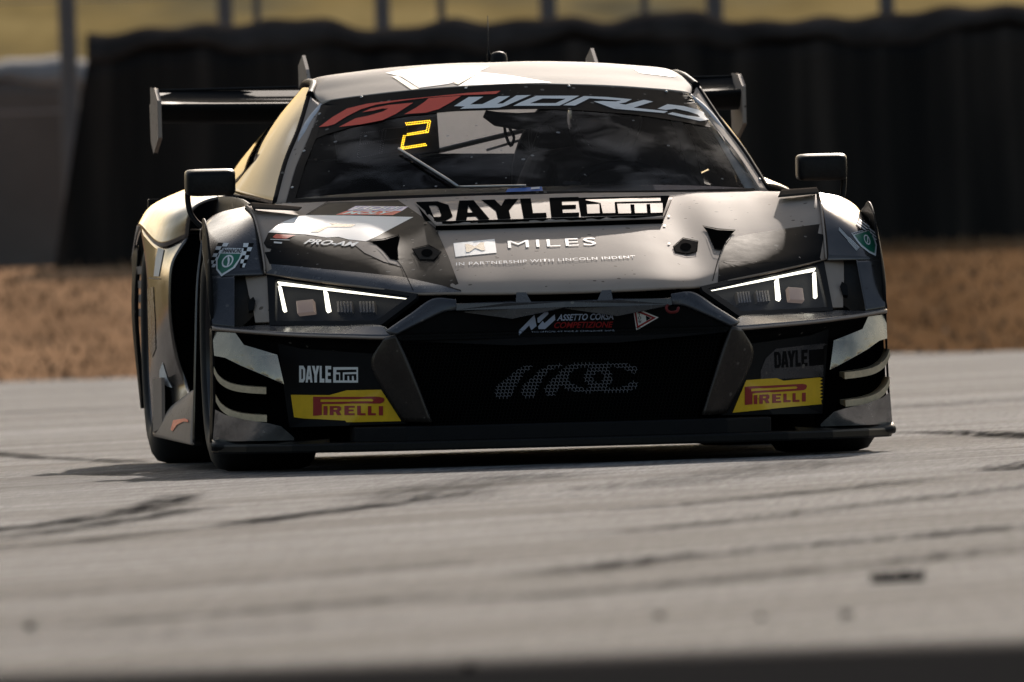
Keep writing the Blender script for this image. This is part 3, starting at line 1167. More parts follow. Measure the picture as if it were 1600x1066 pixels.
wv2, wf2 = grid(full([[p - Vector((0, 0, .002)) for p in r] for r in rear_rows]), 12, 40)
link('rear_window', wv2, wf2, M['rearglass'], car, hint=(0, .3, 1))  # set into the roof so the sun reaches the added translucent panel
roof = link('roof', rv, rfc, M['roofsilver'], car, solid=0.008, hint=(0, 0, 1))
# cabin side: window and rear quarter
edge_up = [H(484, 150, 1.16), Vector((sec[5].x, 1.38, sec[5].z)), Vector((sec[5].x * 1.0, 1.75, sec[5].z + .006)), Vector((sec[5].x * .96, 2.15, sec[5].z - .02)), Vector((sec[5].x * .88, 2.55, sec[5].z - .10))]
belt = [H(430, 319.5, .53), Vector((.765, .95, .785)), Vector((.79, 1.40, .80)), Vector((.80, 1.95, .82)), Vector((.74, 2.6, .84))]
pe = [H(484, 150, 1.16), H(468, 203, .96), H(447, 255, .77), H(430, 319.5, .53)]
def lerp3(a, b, t, out=0):
    p = a.lerp(b, t)
    p.x += out
    return p
cols_ = []
n_c = 5
side_rows = []
for t_ in (0, .33, .66, 1):
    r = []
    for k in range(5):
        a, b = edge_up[k], belt[k]
        if k == 0:
            r.append(spline(pe, 30)[int(t_ * 30)])
        else:
            r.append(lerp3(a, b, t_, .022 * math.sin(math.pi * t_)))
    side_rows.append(r)
front_part = [r[:4] for r in side_rows]
patch('side_window', front_part, 18, 24, M['sideglass'], car, hint=(1, 0, 0.2), solid=0.004)
patch('rear_quarter', [r[3:] for r in side_rows], 14, 10, M['black'], car, hint=(1, 0, 0.2), solid=0.006)
# window rail along the roof edge and door line
for s in (-1, 1):
    tube('door_frame', [Vector((p.x * s, p.y + .012, p.z)) for p in pe], .010, M['black'], car, n=8, samples=20)
    tube('window_rail', [Vector((p.x * s, p.y, p.z)) for p in [edge_up[0], edge_up[1], edge_up[2], edge_up[3]]], .012, M['black'], car, n=8, samples=24)
# black side blade standing off behind the window
plate('side_blade', [[(394, 226, 2.05), (432, 186, 2.05), (474, 152, 2.0), (462, 190, 1.75), (436, 250, 1.6), (405, 300, 1.6), (366, 292, 2.0)]], M['void'], car, solid=0.02)

# rear deck, tail
rf.append(rf_last)
rd = [rf[-1]]
rd.append([Vector((p.x * 1.05, 2.9, p.z - .10)) for p in rf[-1]])
rd.append([Vector((p.x * 1.3, 3.3, .86 - .02 * k)) for k, p in enumerate(rf[-1])])
rd.append([Vector((p.x * 1.6, 3.5, .82 - .03 * k)) for k, p in enumerate(rf[-1])])
for r in rd:
    r[0].x = 0
v_, f_ = grid(full(rd), 20, 30)
link('engine_cover', v_, f_, M['black'], car, solid=0.008, hint=(0, 0.3, 1))
box('tail_panel', (-.93, 3.47, .20), (.93, 3.52, .80), M['matte'], car)
box('diffuser', (-.80, 3.05, .13), (.80, 3.55, .17), M['carbon'], car)

# ---------------------------------------------------------------- flanks
# haunch over the rear wheel
hz = [
    [Vector((.74, 1.75, .80)), Vector((.84, 1.80, .79)), H(300, 330, 1.85), H(293, 371, 1.88)],
    [Vector((.76, 2.1, .835)), Vector((.86, 2.1, .81)), H(262, 335, 2.1), H(248, 385, 2.1)],
    [Vector((.77, 2.5, .85)), H(300, 295, 2.5), H(245, 320, 2.5), H(218, 354, 2.55)],
    [Vector((.76, 2.9, .85)), H(285, 298, 2.9), H(232, 326, 2.9), H(212, 362, 2.95)],
    [Vector((.74, 3.5, .82)), Vector((.86, 3.5, .79)), Vector((.95, 3.5, .72)), Vector((.985, 3.5, .62))]]
patch('haunch', hz, 30, 18, M['chrome'], car, hint=(0.5, 0, 1), solid=0.006)
# side panel between the intake and the rear arch
in_l = [H(293, 371, 1.88), H(270, 409, 1.88), H(265, 453, 1.88), H(267, 504, 1.88), H(277, 560, 1.88), H(292, 601, 1.86), H(300, 625, 1.7)]
md_l = [H(252, 385, 2.1), H(246, 420, 2.12), H(244, 470, 2.12), H(246, 520, 2.1), H(252, 575, 2.1), H(262, 615, 2.05), H(275, 650, 1.95)]
ar_l = [H(219, 354, 2.56), H(228, 415, 2.42), H(231, 470, 2.36), H(232, 530, 2.33), H(233, 585, 2.32), H(236, 630, 2.33), H(240, 675, 2.36)]
flank = patch('flank_panel', [in_l, md_l, ar_l], 16, 30, M['chrome'], car, hint=(1, -0.6, 0), solid=0.006)
# lower sill, widening towards the front
sill = [[H(300, 610, 1.75), H(303, 610, .55)], [H(262, 640, 2.05), H(302, 650, .50)], [H(240, 672, 2.3), H(301, 690, .46)], [H(240, 682, 2.3), H(301, 696, .46)]]
sillp = patch('sill', [[a, a.lerp(b, .5), b] for a, b in sill], 14, 14, M['silver'], car, hint=(1, 0, 0.4), solid=0.006)
# thin trailing edge of the front arch
te = [H(317, 356, .55), H(311, 400, .52), H(306, 449, .50), H(303.5, 540, .47), H(301.5, 640, .46), H(300.5, 696, .46)]
patch('arch_trailing_blade', [[at_(p, -.03, .06) for p in te], [at_(p, -.006, .012) for p in te], te], 8, 24, M['chrome'], car, hint=(1, -1, 0), solid=0.008)
# door between them, tucked in
door = [[Vector((.80, .55, .77)), Vector((.80, 1.1, .79)), Vector((.82, 1.9, .80))], [Vector((.84, .6, .66)), Vector((.83, 1.1, .66)), Vector((.84, 1.9, .66))],
        [Vector((.86, .6, .40)), Vector((.82, 1.1, .40)), Vector((.84, 1.9, .40))], [Vector((.93, .55, .18)), Vector((.88, 1.1, .18)), Vector((.88, 1.9, .18))]]
patch('door', door, 16, 16, M['black'], car, hint=(1, 0, 0), solid=0.006)
plate('side_intake', [[(293, 371, 1.90), (312, 371, 1.90), (306, 453, 1.90), (303, 600, 1.90), (293, 602, 1.90), (278, 560, 1.90), (267, 504, 1.90), (265, 453, 1.90), (269, 409, 1.90)]], M['void'], car, solid=0.02)
# small wedge duct low on the flank and its bright vane
plate('wedge_duct', [[(252, 598, 2.02), (262, 606, 2.02), (281, 632, 1.98), (268, 655, 1.98), (262, 668, 2.0), (253, 668, 2.02)]], M['void'], car, solid=0.02)
plate('duct_vane', [[(239, 592, 2.2), (252, 590, 2.01), (253, 668, 2.01), (239, 676, 2.2)]], M['silver'], car, solid=0.01)
film('sill_marking', [[(272, 657), (290, 654), (303, 656), (303, 661), (288, 659), (278, 664), (271, 674), (268, 672)]], [sillp[0]], M['red'], sillp[0], off=0.003)
# behind the rear wheel: corner with louvres
rear_c = [[Vector((.985, 3.12, .64)), Vector((.985, 3.3, .66)), Vector((.985, 3.5, .62))], [Vector((1.0, 3.10, .45)), Vector((1.0, 3.3, .45)), Vector((.98, 3.5, .45))], [Vector((.985, 3.1, .16)), Vector((.98, 3.3, .16)), Vector((.96, 3.5, .18))]]
patch('rear_corner', rear_c, 12, 8, M['black'], car, hint=(1, -0.2, 0), solid=0.01)
for i in range(4):
    yy = 417 + i * 22
    plate('louvre', [[(213, yy, 3.12), (228, yy - 2, 3.06), (226, yy + 10, 3.06), (213, yy + 12, 3.12)]], M['silver'], car, solid=0.012)

# ---------------------------------------------------------------- bumper and grille
def Yb(px):
    tb = [(300, -.36), (332, -.41), (380, -.52), (430, -.60), (475, -.67), (540, -.78), (600, -.88), (620, -.91), (675, -.925), (712, -.945), (800, -.965), (890, -.97)]
    for (a, ya), (b, yb) in zip(tb, tb[1:]):
        if px <= b:
            return ya + (yb - ya) * (px - a) / (b - a)
    return tb[-1][1]


def B(px, py, d=0.0):
    return (px, py, Yb(px) + d)


# strip under the headlights ending in the sharp crease
crease = [B(331, 511), B(380, 515.5), B(430, 519.5), B(475, 522), B(540, 524), B(600, 525.5), B(617, 522.5)]
shelf_top = [(331, 508, -.39), (366, 511, -.43), (424, 507, -.46), (480, 508, -.58), (540, 508, -.69), (592, 508, -.80), (604, 516, -.88)]
sh = [[H(*p) for p in shelf_top], [H(*p) for p in crease]]
bump_sh = patch('bumper_shelf', sh, 6, 36, M['grey'], car, hint=(0, -1, 1), solid=0.004)
lip_lo = [at_(H(px, py + 5.5, y), 0, .006) for px, py, y in crease]
patch('bumper_lip', [[H(*p) for p in crease], [at_(H(px, py + 3, y), 0, -.006) for px, py, y in crease], lip_lo], 6, 36, M['silver'], car, hint=(0, -1, 0), solid=0.004)
under = [[p for p in lip_lo], [at_(H(px, py + 14, y), 0, .07) for px, py, y in crease], [at_(H(px, py + 34, y), 0, .12) for px, py, y in crease]]
patch('bumper_undercut', under, 8, 30, M['black'], car, hint=(0, -1, -0.5), solid=0.004)
# arms of the grille frame
arm = [[H(602, 517, -.885), H(640, 491, -.90), H(676, 467, -.915), H(712, 467.5, -.945)],
       [H(609, 520, -.905), H(652, 495, -.925), H(684, 477, -.935), H(712, 477, -.955)],
       [H(617, 523, -.915), H(660, 502, -.935), H(692, 487.5, -.945), H(712, 485, -.955)]]
arms = patch('grille_arm', arm, 8, 24, M['grey'], car, hint=(0, -1, 0.3), solid=0.012)
full_plate('grille_top_bar', [(886, 471, -.968), (800, 472.5, -.962), (712.5, 474.5, -.950), (712.5, 485, -.952), (800, 482.5, -.964), (886, 480, -.97)], M['grey'], car, solid=0.03, bevel=0.003)
full_plate('slot_backing', [(886, 456, -.90), (800, 457, -.895), (690, 462, -.86), (690, 480, -.86), (800, 480, -.895), (886, 480, -.90)], M['void'], car, solid=0.01)
plate('bar_post', [[(807, 457, -.955), (822, 457, -.955), (831, 474, -.962), (806, 474, -.962)]], M['grey'], car, solid=0.02)
# pillars of the grille frame
pl_net = [[H(600, 528, -.885), H(609, 526, -.905), H(617, 523.5, -.915)],
          [H(580, 566, -.845), H(608, 562, -.895), H(634, 559, -.93)],
          [H(598, 609, -.855), H(630, 608, -.905), H(652, 606, -.945)],
          [H(630, 659, -.875), H(655, 660, -.925), H(672.5, 660, -.955)]]
pilp = patch('grille_pillar', pl_net, 20, 10, M['warmgrey'], car, hint=(0, -1, 0), solid=0.008)
# grille: upper panel, recessed mesh
logo_panel = full_plate('grille_panel', [(886, 480, -.955), (712, 484, -.945), (692, 488, -.93), (618, 524, -.90), (626, 532, -.90), (800, 529, -.955), (886, 526, -.955)], M['matte'], car, solid=0.02)
back = full_plate('grille_back', [(886, 524, -.86), (800, 527, -.86), (622, 530, -.82), (648, 590, -.85), (676, 664, -.87), (800, 664, -.87), (886, 662, -.87)], M['void'], car, solid=0.02)

# honeycomb mesh
def honey(name, test, m, parent, r=.0062, wdt=.0011, Y=-.905):
    v, f = [], []
    dx = r * math.sqrt(3)
    dz = r * 1.5
    zt, zb = .385, .118
    j = 0
    z = zb
    while z < zt:
        half = .47 - (zt - z) / (zt - zb) * .085
        x = -half + (dx / 2 if j % 2 else 0)
        while x < half:
            pts = [(x + r * math.cos(R(30 + 60 * k)), z + r * math.sin(R(30 + 60 * k))) for k in range(6)]
            for k in (0, 1, 2):
                a, b = pts[k], pts[(k + 1) % 6]
                mx_, mz_ = (a[0] + b[0]) / 2, (a[1] + b[1]) / 2
                if not test(mx_, mz_):
                    continue
                ex, ez = b[0] - a[0], b[1] - a[1]
                ln = math.hypot(ex, ez)
                nx, nz_ = -ez / ln * wdt / 2, ex / ln * wdt / 2
                i0 = len(v)
                for (qx, qz) in (a, b):
                    v += [(qx + nx, Y, qz + nz_), (qx - nx, Y, qz - nz_), (qx - nx, Y + .004, qz - nz_), (qx + nx, Y + .004, qz + nz_)]
                f += [(i0, i0 + 4, i0 + 5, i0 + 1), (i0 + 1, i0 + 5, i0 + 6, i0 + 2), (i0 + 3, i0 + 2, i0 + 6, i0 + 7), (i0, i0 + 3, i0 + 7, i0 + 4)]
            x += dx
        z += dz
        j += 1
    return link(name, v, f, m, parent, smooth=False, kind='stuff')


# interlocking slanted rings picked out in pale mesh
def ring_px(x, z):
    """photo position of a grille point (inverse of P on the mesh plane)"""
    w_ = CARM @ Vector((x, -.905, z)) - cam_loc
    k = FPX / w_.dot(FWD)
    return PW / 2 + w_.dot(RGT) * k, PH / 2 - w_.dot(UPV) * k


def in_rings(x, z):
    px, py = ring_px(x, z)
    if not (762 < px < 1008 and 560 < py < 622):
        return False
    zx, zy = (px - 760) * 6.154, (py - 540) * 6.154
    for arc in ARCS:
        for (x0, y0, w0), (x1, y1, w1) in zip(arc, arc[1:]):
            L2 = (x1 - x0) ** 2 + (y1 - y0) ** 2
            t_ = max(0, min(1, ((zx - x0) * (x1 - x0) + (zy - y0) * (y1 - y0)) / L2))
            if math.hypot(zx - x0 - t_ * (x1 - x0), zy - y0 - t_ * (y1 - y0)) < w0 + (w1 - w0) * t_:
                return True
    return False


ARCS = [[(170, 445, 85), (230, 365, 60), (290, 295, 45), (350, 235, 30), (430, 200, 16)],
        [(410, 435, 75), (470, 345, 50), (540, 265, 38), (610, 212, 24), (720, 190, 16)],
        [(620, 430, 60), (680, 345, 50), (740, 275, 40), (800, 225, 26), (880, 190, 18)]]
for cx_, rx_, gap in ((955, 215, 0), (1225, 240, 34)):
    ar = []
    for a_ in range(gap, 361 - gap, 12):
        ar.append((cx_ + rx_ * math.cos(R(a_)), 308 + 122 * math.sin(R(a_)), 20 + 22 * abs(math.cos(R(a_)))))
    ARCS.append(ar)
mesh_o = honey('grille_mesh', lambda x, z: not in_rings(x, z), M['mesh'], car)
honey('ring_emblem', in_rings, M['meshlogo'], mesh_o)

# side intakes: back panel, floor
ip = plate('intake_panel', [[(434, 536, -.53), (470, 545, -.60), (585, 553, -.80), (600, 608, -.815), (634, 662, -.84), (545, 665, -.73), (452, 668, -.54)]], M['matte'], car, solid=0.01)
# corner block carrying the canards
def Yc(px):
    return -.405 - (px - 332) / (457 - 332) * .165


def C(px, py, d=0.0):
    return (px, py, Yc(px) + d)


plate('corner_backing', [[C(334, 516, .06), C(437, 530, .05), C(457, 600, .05), C(460, 690, .05), C(334, 694, .06)]], M['void'], car, solid=0.01)
def corner_y(x, z):
    t_ = (.975 - x) / .24
    return -.395 - .165 * t_ - .07 * math.sin(math.pi * min(1, max(0, t_))) - .10 * (.40 - z) - .04 * math.sin((z - .1) / .3 * math.pi)


plate('corner_plate', [[C(332, 516), C(366, 519.5), C(379, 539), C(431, 554.5), C(441, 600), C(373, 571), C(350, 559), C(334, 556)]], M['bronze'], car, solid=0.0, hint=(0.3, -1, 0), depth=corner_y, smooth=True, maxlen=.02)
plate('corner_lower_plate', [[C(335, 640, -.0), C(350, 648), C(380, 656), C(416, 661), C(437, 666), C(459, 684), C(459, 688), C(332, 690)]], M['polish'], car, solid=0.0, hint=(0.3, -1, 0), depth=corner_y, smooth=True, maxlen=.02)
for path in ([(334, 578), (341, 591), (352, 600), (368, 606), (390, 609), (416, 610.5)], [(337, 622), (345, 635), (357, 644), (372, 649.5), (392, 652.5), (417, 654)]):
    tp = [at_(H(*C(px, py - 5, -.05))) for px, py in path]
    bt_ = [at_(H(*C(px, py + 5.5, -.05))) for px, py in path]
    bk = [at_(H(*C(px, py - 7, .09))) for px, py in path]
    bkb = [at_(H(*C(px, py - 1, .09))) for px, py in path]
    v_, f_ = grid([bk, tp], 1, 24)
    nets = [bk, [a.lerp(b, .5) for a, b in zip(bk, tp)], [a.lerp(b, .98) for a, b in zip(bk, tp)], tp, bt_, bkb]
    rows_ = [spline(r, 24) for r in nets]
    vv = [p for r in rows_ for p in r]
    ffs = [(i * 25 + j, i * 25 + j + 1, (i + 1) * 25 + j + 1, (i + 1) * 25 + j) for i in range(5) for j in range(24)]
    ffs.append(tuple(i * 25 + 24 for i in range(6)))
    ffs.append(tuple(i * 25 for i in reversed(range(6))))
    for s in (-1, 1):
        link('canard', mir(vv, s), ffs, M['cream'], car, smooth=False, hint=(0, -1, 0))
# outer end plate of the corner
patch('corner_end_plate', [[H(*C(332, 514)), H(*C(333, 560)), H(*C(334, 620)), H(*C(332, 692))], [at_(H(*C(329, 514)), .0, .05), at_(H(*C(330, 560)), 0, .06), at_(H(*C(330, 620)), 0, .06), at_(H(*C(329, 692)), 0, .06)]], 4, 12, M['black'], car, hint=(1, 0, 0), solid=0.006)

# vent box outboard of the headlight
vent_in = [(367, 428, -.20), (418, 430, -.25), (422, 506, -.36), (366, 510, -.32)]
plate('vent_back', [vent_in], M['void'], car, solid=0.01)
plate('vent_vane', [[(383, 431, -.262), (417, 431, -.29), (422, 503, -.45), (399, 504, -.40), (395, 480, -.36), (389, 462, -.32)]], M['silver'], car, solid=0.006)
plate('vent_hinge', [[(388, 470, -.37), (396, 464, -.37), (399, 470, -.37), (396, 484, -.38), (389, 486, -.38)]], M['matte'], car, solid=0.02)

# headlights
hl = [(422, 430, -.315), (650, 461, -.765), (592, 508, -.80), (424, 507, -.46)]
hp = [H(*p) for p in hl]
# plane fit y = a x + b z + c by least squares
def fit_plane(ps):
    n = len(ps)
    A = Matrix(((sum(p.x * p.x for p in ps), sum(p.x * p.z for p in ps), sum(p.x for p in ps)),
                (sum(p.x * p.z for p in ps), sum(p.z * p.z for p in ps), sum(p.z for p in ps)),
                (sum(p.x for p in ps), sum(p.z for p in ps), n)))
    b_ = Vector((sum(p.x * p.y for p in ps), sum(p.z * p.y for p in ps), sum(p.y for p in ps)))
    return A.inverted() @ b_
pa, pb, pc = fit_plane(hp)
def hy(x, z, d=0.0):
    return pa * x + pb * z + pc + d
def HL(px, py, d=0.0):
    p = H(px, py, -.55)
    for _ in range(4):
        p = H(px, py, hy(p.x, p.z, d))
    return p
for s in (-1, 1):
    lamp = bpy.data.objects.new('headlight', None)
    col.objects.link(lamp)
    lamp.parent = car

    def hplate(name, loops, m, d, solid=0.006, bevel=0.0):
        ls = [[HL(px, py, d) for px, py in lp] for lp in loops]
        v2, f = fill2d([[(p.x, p.z) for p in lp] for lp in ls])
        v = [Vector((q.x * s, hy(q.x, q.y, d), q.y)) for q in v2]
        return link(name, v, f, m, lamp, smooth=False, solid=solid, bevel=bevel, hint=(0, -1, 0.3))
    hplate('frame', [[(417, 427), (440, 428), (652, 459), (650, 466), (594, 509), (421, 508)], [(430, 436), (640, 463), (588, 501), (430, 502)]], M['matte'], -.003, .012)
    hplate('housing', [[(428, 434), (642, 462), (590, 503), (429, 504)]], M['matte'], .075, .01)
    hplate('cover_lens', [[(428, 434), (642, 462), (590, 503), (429, 504)]], M['lens'], .0, .0)
    hplate('light_bar', [[(432, 437.5), (470, 441), (540, 449.5), (637, 462), (634, 465), (540, 454.8), (470, 446.3), (434, 442.8)]], M['drl'], .018, .01, .002)
    hplate('light_bar', [[(433.5, 446), (438, 446.5), (446.5, 484), (441.5, 485.5)]], M['drl'], .022, .01, .002)
    hplate('light_bar', [[(505, 453.5), (510, 454.5), (515.5, 484), (509.5, 486.5)]], M['drl'], .022, .01, .002)
    hplate('projector', [[(462, 470), (489, 467), (491, 487), (464, 490)]], M['lowbeam'], .05, .02, .003)
    for cx in (538, 573):
        for k in range(5):
            x0_ = cx - 12 + k * 5
            hplate('flute', [[(x0_, 471), (x0_ + 3.4, 471), (x0_ + 4.6, 488), (x0_ + 1.2, 488)]], M['flute'], .05, .015)

# splitter
spl = [(0, -1.0), (.30, -.99), (.50, -.965), (.64, -.90), (.78, -.77), (.90, -.60), (.972, -.46), (.985, -.40), (.985, -.34), (0, -.34)]
def splitter(name, pl, z0, z1, m, bevel=.006):
    lp = [(-x, y) for x, y in pl] + [(x, y) for x, y in reversed(pl[1:-1])]
    v2, f = fill2d([lp])
    v = [Vector((q.x, q.y, z1)) for q in v2]
    return link(name, v, f, m, car, smooth=False, solid=z1 - z0, bevel=bevel, hint=(0, 0, 1))
splitter('splitter', spl, .048, .075, M['carbon'])
splitter('chin_panel', [(0, -.955), (.30, -.95), (.46, -.93), (.60, -.80), (.60, -.6), (0, -.6)], .072, .118, M['matte'])
# outboard lips of the splitter, a little lower with rounded nose
fin = [H(332, 688, -.42), H(370, 690, -.48), H(420, 692, -.56), H(470, 690, -.66), H(515, 686, -.76)]
finl = [H(331, 705, -.43), H(370, 706, -.50), H(420, 705, -.60), H(470, 703, -.70), H(517, 700, -.80)]
patch('splitter_lip', [[at_(p, 0, .06) for p in fin], fin, [at_(a.lerp(b, .5), .004, -.03) for a, b in zip(fin, finl)], finl, [at_(p, -.01, .10) for p in finl]], 12, 24, M['carbon'], car, hint=(0, -1, 0), solid=0.004)

# floor and hidden core that blocks the light through the car
box('floor', (-.60, -.60, .065), (.60, 3.3, .085), M['void'], car)
box('side_floor', (-.93, .50, .075), (-.59, 2.25, .10), M['void'], car)
box('side_floor', (.59, .50, .075), (.93, 2.25, .10), M['void'], car)
box('front_bulkhead', (-.42, -.78, .09), (.42, -.55, .40), M['void'], car)
box('chassis', (-.62, -.45, .085), (.62, .45, .46), M['void'], car)
box('chassis', (-.79, .52, .10), (.79, 2.2, .60), M['void'], car)
box('engine_bay', (-.64, 2.0, .10), (.64, 3.45, .70), M['void'], car)

# ---------------------------------------------------------------- wheels
def wheel(sx, cy, r, w_, xo, zc, lab=None):
    root = bpy.data.objects.new('wheel', None)
    col.objects.link(root)
    root.parent = car
    rr = r
    prof = [(-w_, r - .11), (-w_ - .006, r - .07), (-w_ + .004, r - .03), (-w_ + .02, r - .008), (-w_ + .05, r), (-.05, r), (-.02, r - .008), (-.004, r - .03), (.006, r - .07), (0, r - .11), (-.02, r - .115), (-w_ + .02, r - .115), (-w_, r - .11)]
    v, f = lathe_x(prof, xo, cy, zc)
    link('tyre', mir(v, sx), f, M['tyre'], root)
    prof = [(-.004, r - .105), (-.012, r - .118), (-.05, r - .13), (-.12, r - .14), (-.16, .06), (-.13, .05), (-.10, .05), (-.10, .0)]
    v, f = lathe_x(prof, xo, cy, zc, 48)
    link('rim', mir(v, sx), f, M['rim'], root)
    for k in range(10):
        a = 2 * math.pi * k / 10 + (.12 if k % 2 else -.12)
        d = Vector((0, math.cos(a), math.sin(a)))
        q = Vector((0, -d.z, d.y))
        c = Vector((xo, cy, zc))
        vv = []
        for rad, hw, x in ((.05, .016, -.09), (r - .125, .011, -.025)):
            for sg, dx_ in ((-1, 0), (1, 0), (1, -.03), (-1, -.03)):
                vv.append(c + d * rad + q * hw * sg + Vector((x + dx_, 0, 0)))
        ff_ = [(0, 1, 5, 4), (1, 2, 6, 5), (2, 3, 7, 6), (3, 0, 4, 7), (0, 3, 2, 1), (4, 5, 6, 7)]
        link('spoke', mir(vv, sx), ff_, M['rim'], root, smooth=False)


wheel(-1, 0.0, .340, .305, .968, .3345)
wheel(1, 0.0, .340, .305, .968, .3455)
wheel(-1, 2.70, .355, .33, .985, .3495)
wheel(1, 2.70, .355, .33, .985, .3605)
for s in (-1, 1):
    for cy in (0.0, 2.70):
        v, f = [], []
        for i in range(17):
            a = R(78 if cy == 0 else 180) * i / 16
            for x in (.64, .94):
                v.append(Vector((x * s, cy + .375 * math.cos(a), .34 + .365 * math.sin(a))))
        f = [(2 * i, 2 * i + 1, 2 * i + 3, 2 * i + 2) for i in range(16)]
        link('wheel_arch_liner', v, f, M['void'], car)

# ---------------------------------------------------------------- mirrors
for s in (-1, 1):
    root = bpy.data.objects.new('door_mirror', None)
    col.objects.link(root)
    root.parent = car
    a, b = H(289, 265, .74), H(368, 305, .74)
    cx, cz = (a.x + b.x) / 2, (a.z + b.z) / 2
    hw, hh = abs(a.x - b.x) / 2, abs(a.z - b.z) / 2
    v, f = [], []
    n = 40
    secs = [(-.055, .70, .62), (-.052, .86, .80), (-.040, .965, .93), (-.015, 1, 1), (.05, 1.0, 1.0), (.065, .97, .96)]
    for dy, kx, kz in secs:
        for k in range(n):
            th = 2 * math.pi * k / n
            c_, s_ = math.cos(th), math.sin(th)
            e = 0.28
            v.append(Vector(((cx + hw * kx * math.copysign(abs(c_) ** e, c_)) * s, .74 + dy, cz + hh * kz * math.copysign(abs(s_) ** e, s_) - (.004 if dy < -.03 else 0))))
    for i in range(len(secs) - 1):
        for k in range(n):
            f.append((i * n + k, i * n + (k + 1) % n, (i + 1) * n + (k + 1) % n, (i + 1) * n + k))
    f.append(tuple(range(n - 1, -1, -1)))
    link('mirror_shell', v, f, M['carbon'], root, hint=None)
    f2 = [tuple(range(n))]
    link('mirror_glass', [Vector((p.x, p.y + .001, p.z)) for p in v[-n:]], f2, M['sideglass'], root, smooth=False)
    st = [H(293, 302, .76), H(294, 318, .76), H(298, 334, .75), H(307, 347, .74), H(320, 356, .73), H(350, 366, .72)]
    tube('stem', [Vector((p.x * s, p.y, p.z)) for p in st], .0085, M['carbon'], root, n=8, samples=20)

# ---------------------------------------------------------------- rear wing
wing = bpy.data.objects.new('rear_wing', None)
col.objects.link(wing)
wing.parent = car
WX = H(250, 165, 3.35).x
def wing_el(name, prof, m):
    v, f = [], []
    n = len(prof)
    xs_ = [-WX + 2 * WX * i / 24 for i in range(25)]
    for x in xs_:
        for y, z in prof:
            v.append(Vector((x, y, z - .012 * (1 - (x / WX) ** 2))))
    for i in range(24):
        for k in range(n):
            f.append((i * n + k, i * n + (k + 1) % n, (i + 1) * n + (k + 1) % n, (i + 1) * n + k))
    f.append(tuple(range(n))); f.append(tuple(24 * n + k for k in reversed(range(n))))
    return link(name, v, f, m, wing)
zt_ = H(250, 142, 3.62).z
zl = H(250, 167, 3.32).z
zb_ = H(250, 194, 3.45).z
wing_el('main_plane', [(3.30, zl), (3.305, zl + .006), (3.33, zl + .012), (3.42, zl - .002), (3.58, zt_ - .02), (3.62, zt_), (3.625, zt_ - .006), (3.58, zt_ - .04), (3.50, zb_ + .012), (3.43, zb_), (3.36, zb_ + .012), (3.315, zl - .012)], M['wing'])
tube('gurney', [Vector((-WX, 3.622, zt_)), Vector((WX, 3.622, zt_))], .005, M['carbon'], wing, n=6)
ep = [(241, 138), (246, 139), (252.5, 158), (252, 217), (238, 239), (232.5, 219), (232.5, 165), (235, 163), (235, 139)]
zz = lambda py, y: H(240, py, y).z
ep_yz = [(3.60, zz(138, 3.6)), (3.42, zz(140, 3.42)), (3.28, zz(158, 3.3)), (3.28, zz(216, 3.3)), (3.55, zz(239, 3.5)), (3.68, zz(220, 3.68)), (3.70, zz(165, 3.7)), (3.64, zz(163, 3.64)), (3.64, zz(139, 3.64))]
for s in (-1, 1):
    v = [Vector((s * WX, y, z)) for y, z in ep_yz] + [Vector((s * (WX + .012), y, z)) for y, z in ep_yz]
    n = len(ep_yz)
    f = [tuple(range(n)), tuple(reversed(range(n, 2 * n)))] + [(i, (i + 1) % n, n + (i + 1) % n, n + i) for i in range(n)]
    link('end_plate', v, f, M['silver'], wing, smooth=False, bevel=.003)
    # swan-neck support
    X_ = H(474, 100, 3.35).x
    zt2 = H(470, 87, 3.45).z
    nk = [(2.95, .84), (3.02, 1.0), (3.12, 1.12), (3.24, zt2 - .045), (3.40, zt2), (3.60, zt2 - .03), (3.60, zt2 - .10), (3.42, zt2 - .075), (3.30, zt2 - .10), (3.20, 1.08), (3.12, .98), (3.10, .84)]
    v2, ft_ = fill2d([[(a, b) for a, b in nk]])
    link('swan_neck', [Vector((s * X_, q.x, q.y)) for q in v2], ft_, M['silver'], wing, smooth=False, solid=.010, hint=(s, 0, 0))

# ---------------------------------------------------------------- roof antenna
rz = H(780, 96, 1.72)
an = P(779, 96, 1.75)
v, f = [], []
for i, (k, z) in enumerate([(1.0, -.02), (1.0, .0), (.98, .012), (.85, .022), (.5, .028), (.05, .030)]):
    for a in range(20):
        v.append(Vector((an.x + .027 * k * math.cos(a * math.pi / 10), an.y + .04 * k * math.sin(a * math.pi / 10), an.z + z)))
for i in range(5):
    for a in range(20):
        f.append((i * 20 + a, i * 20 + (a + 1) % 20, (i + 1) * 20 + (a + 1) % 20, (i + 1) * 20 + a))
link('antenna_puck', v, f, M['matte'], car)
aw = P(764, 96, 1.75)
aw2 = P(762, 25, 1.85)
tube('antenna', [aw, aw + Vector((0, 0, .02)), aw + Vector((0, 0.005, .035)), aw2], [.006, .006, .0018, .001], M['matte'], car, n=6)

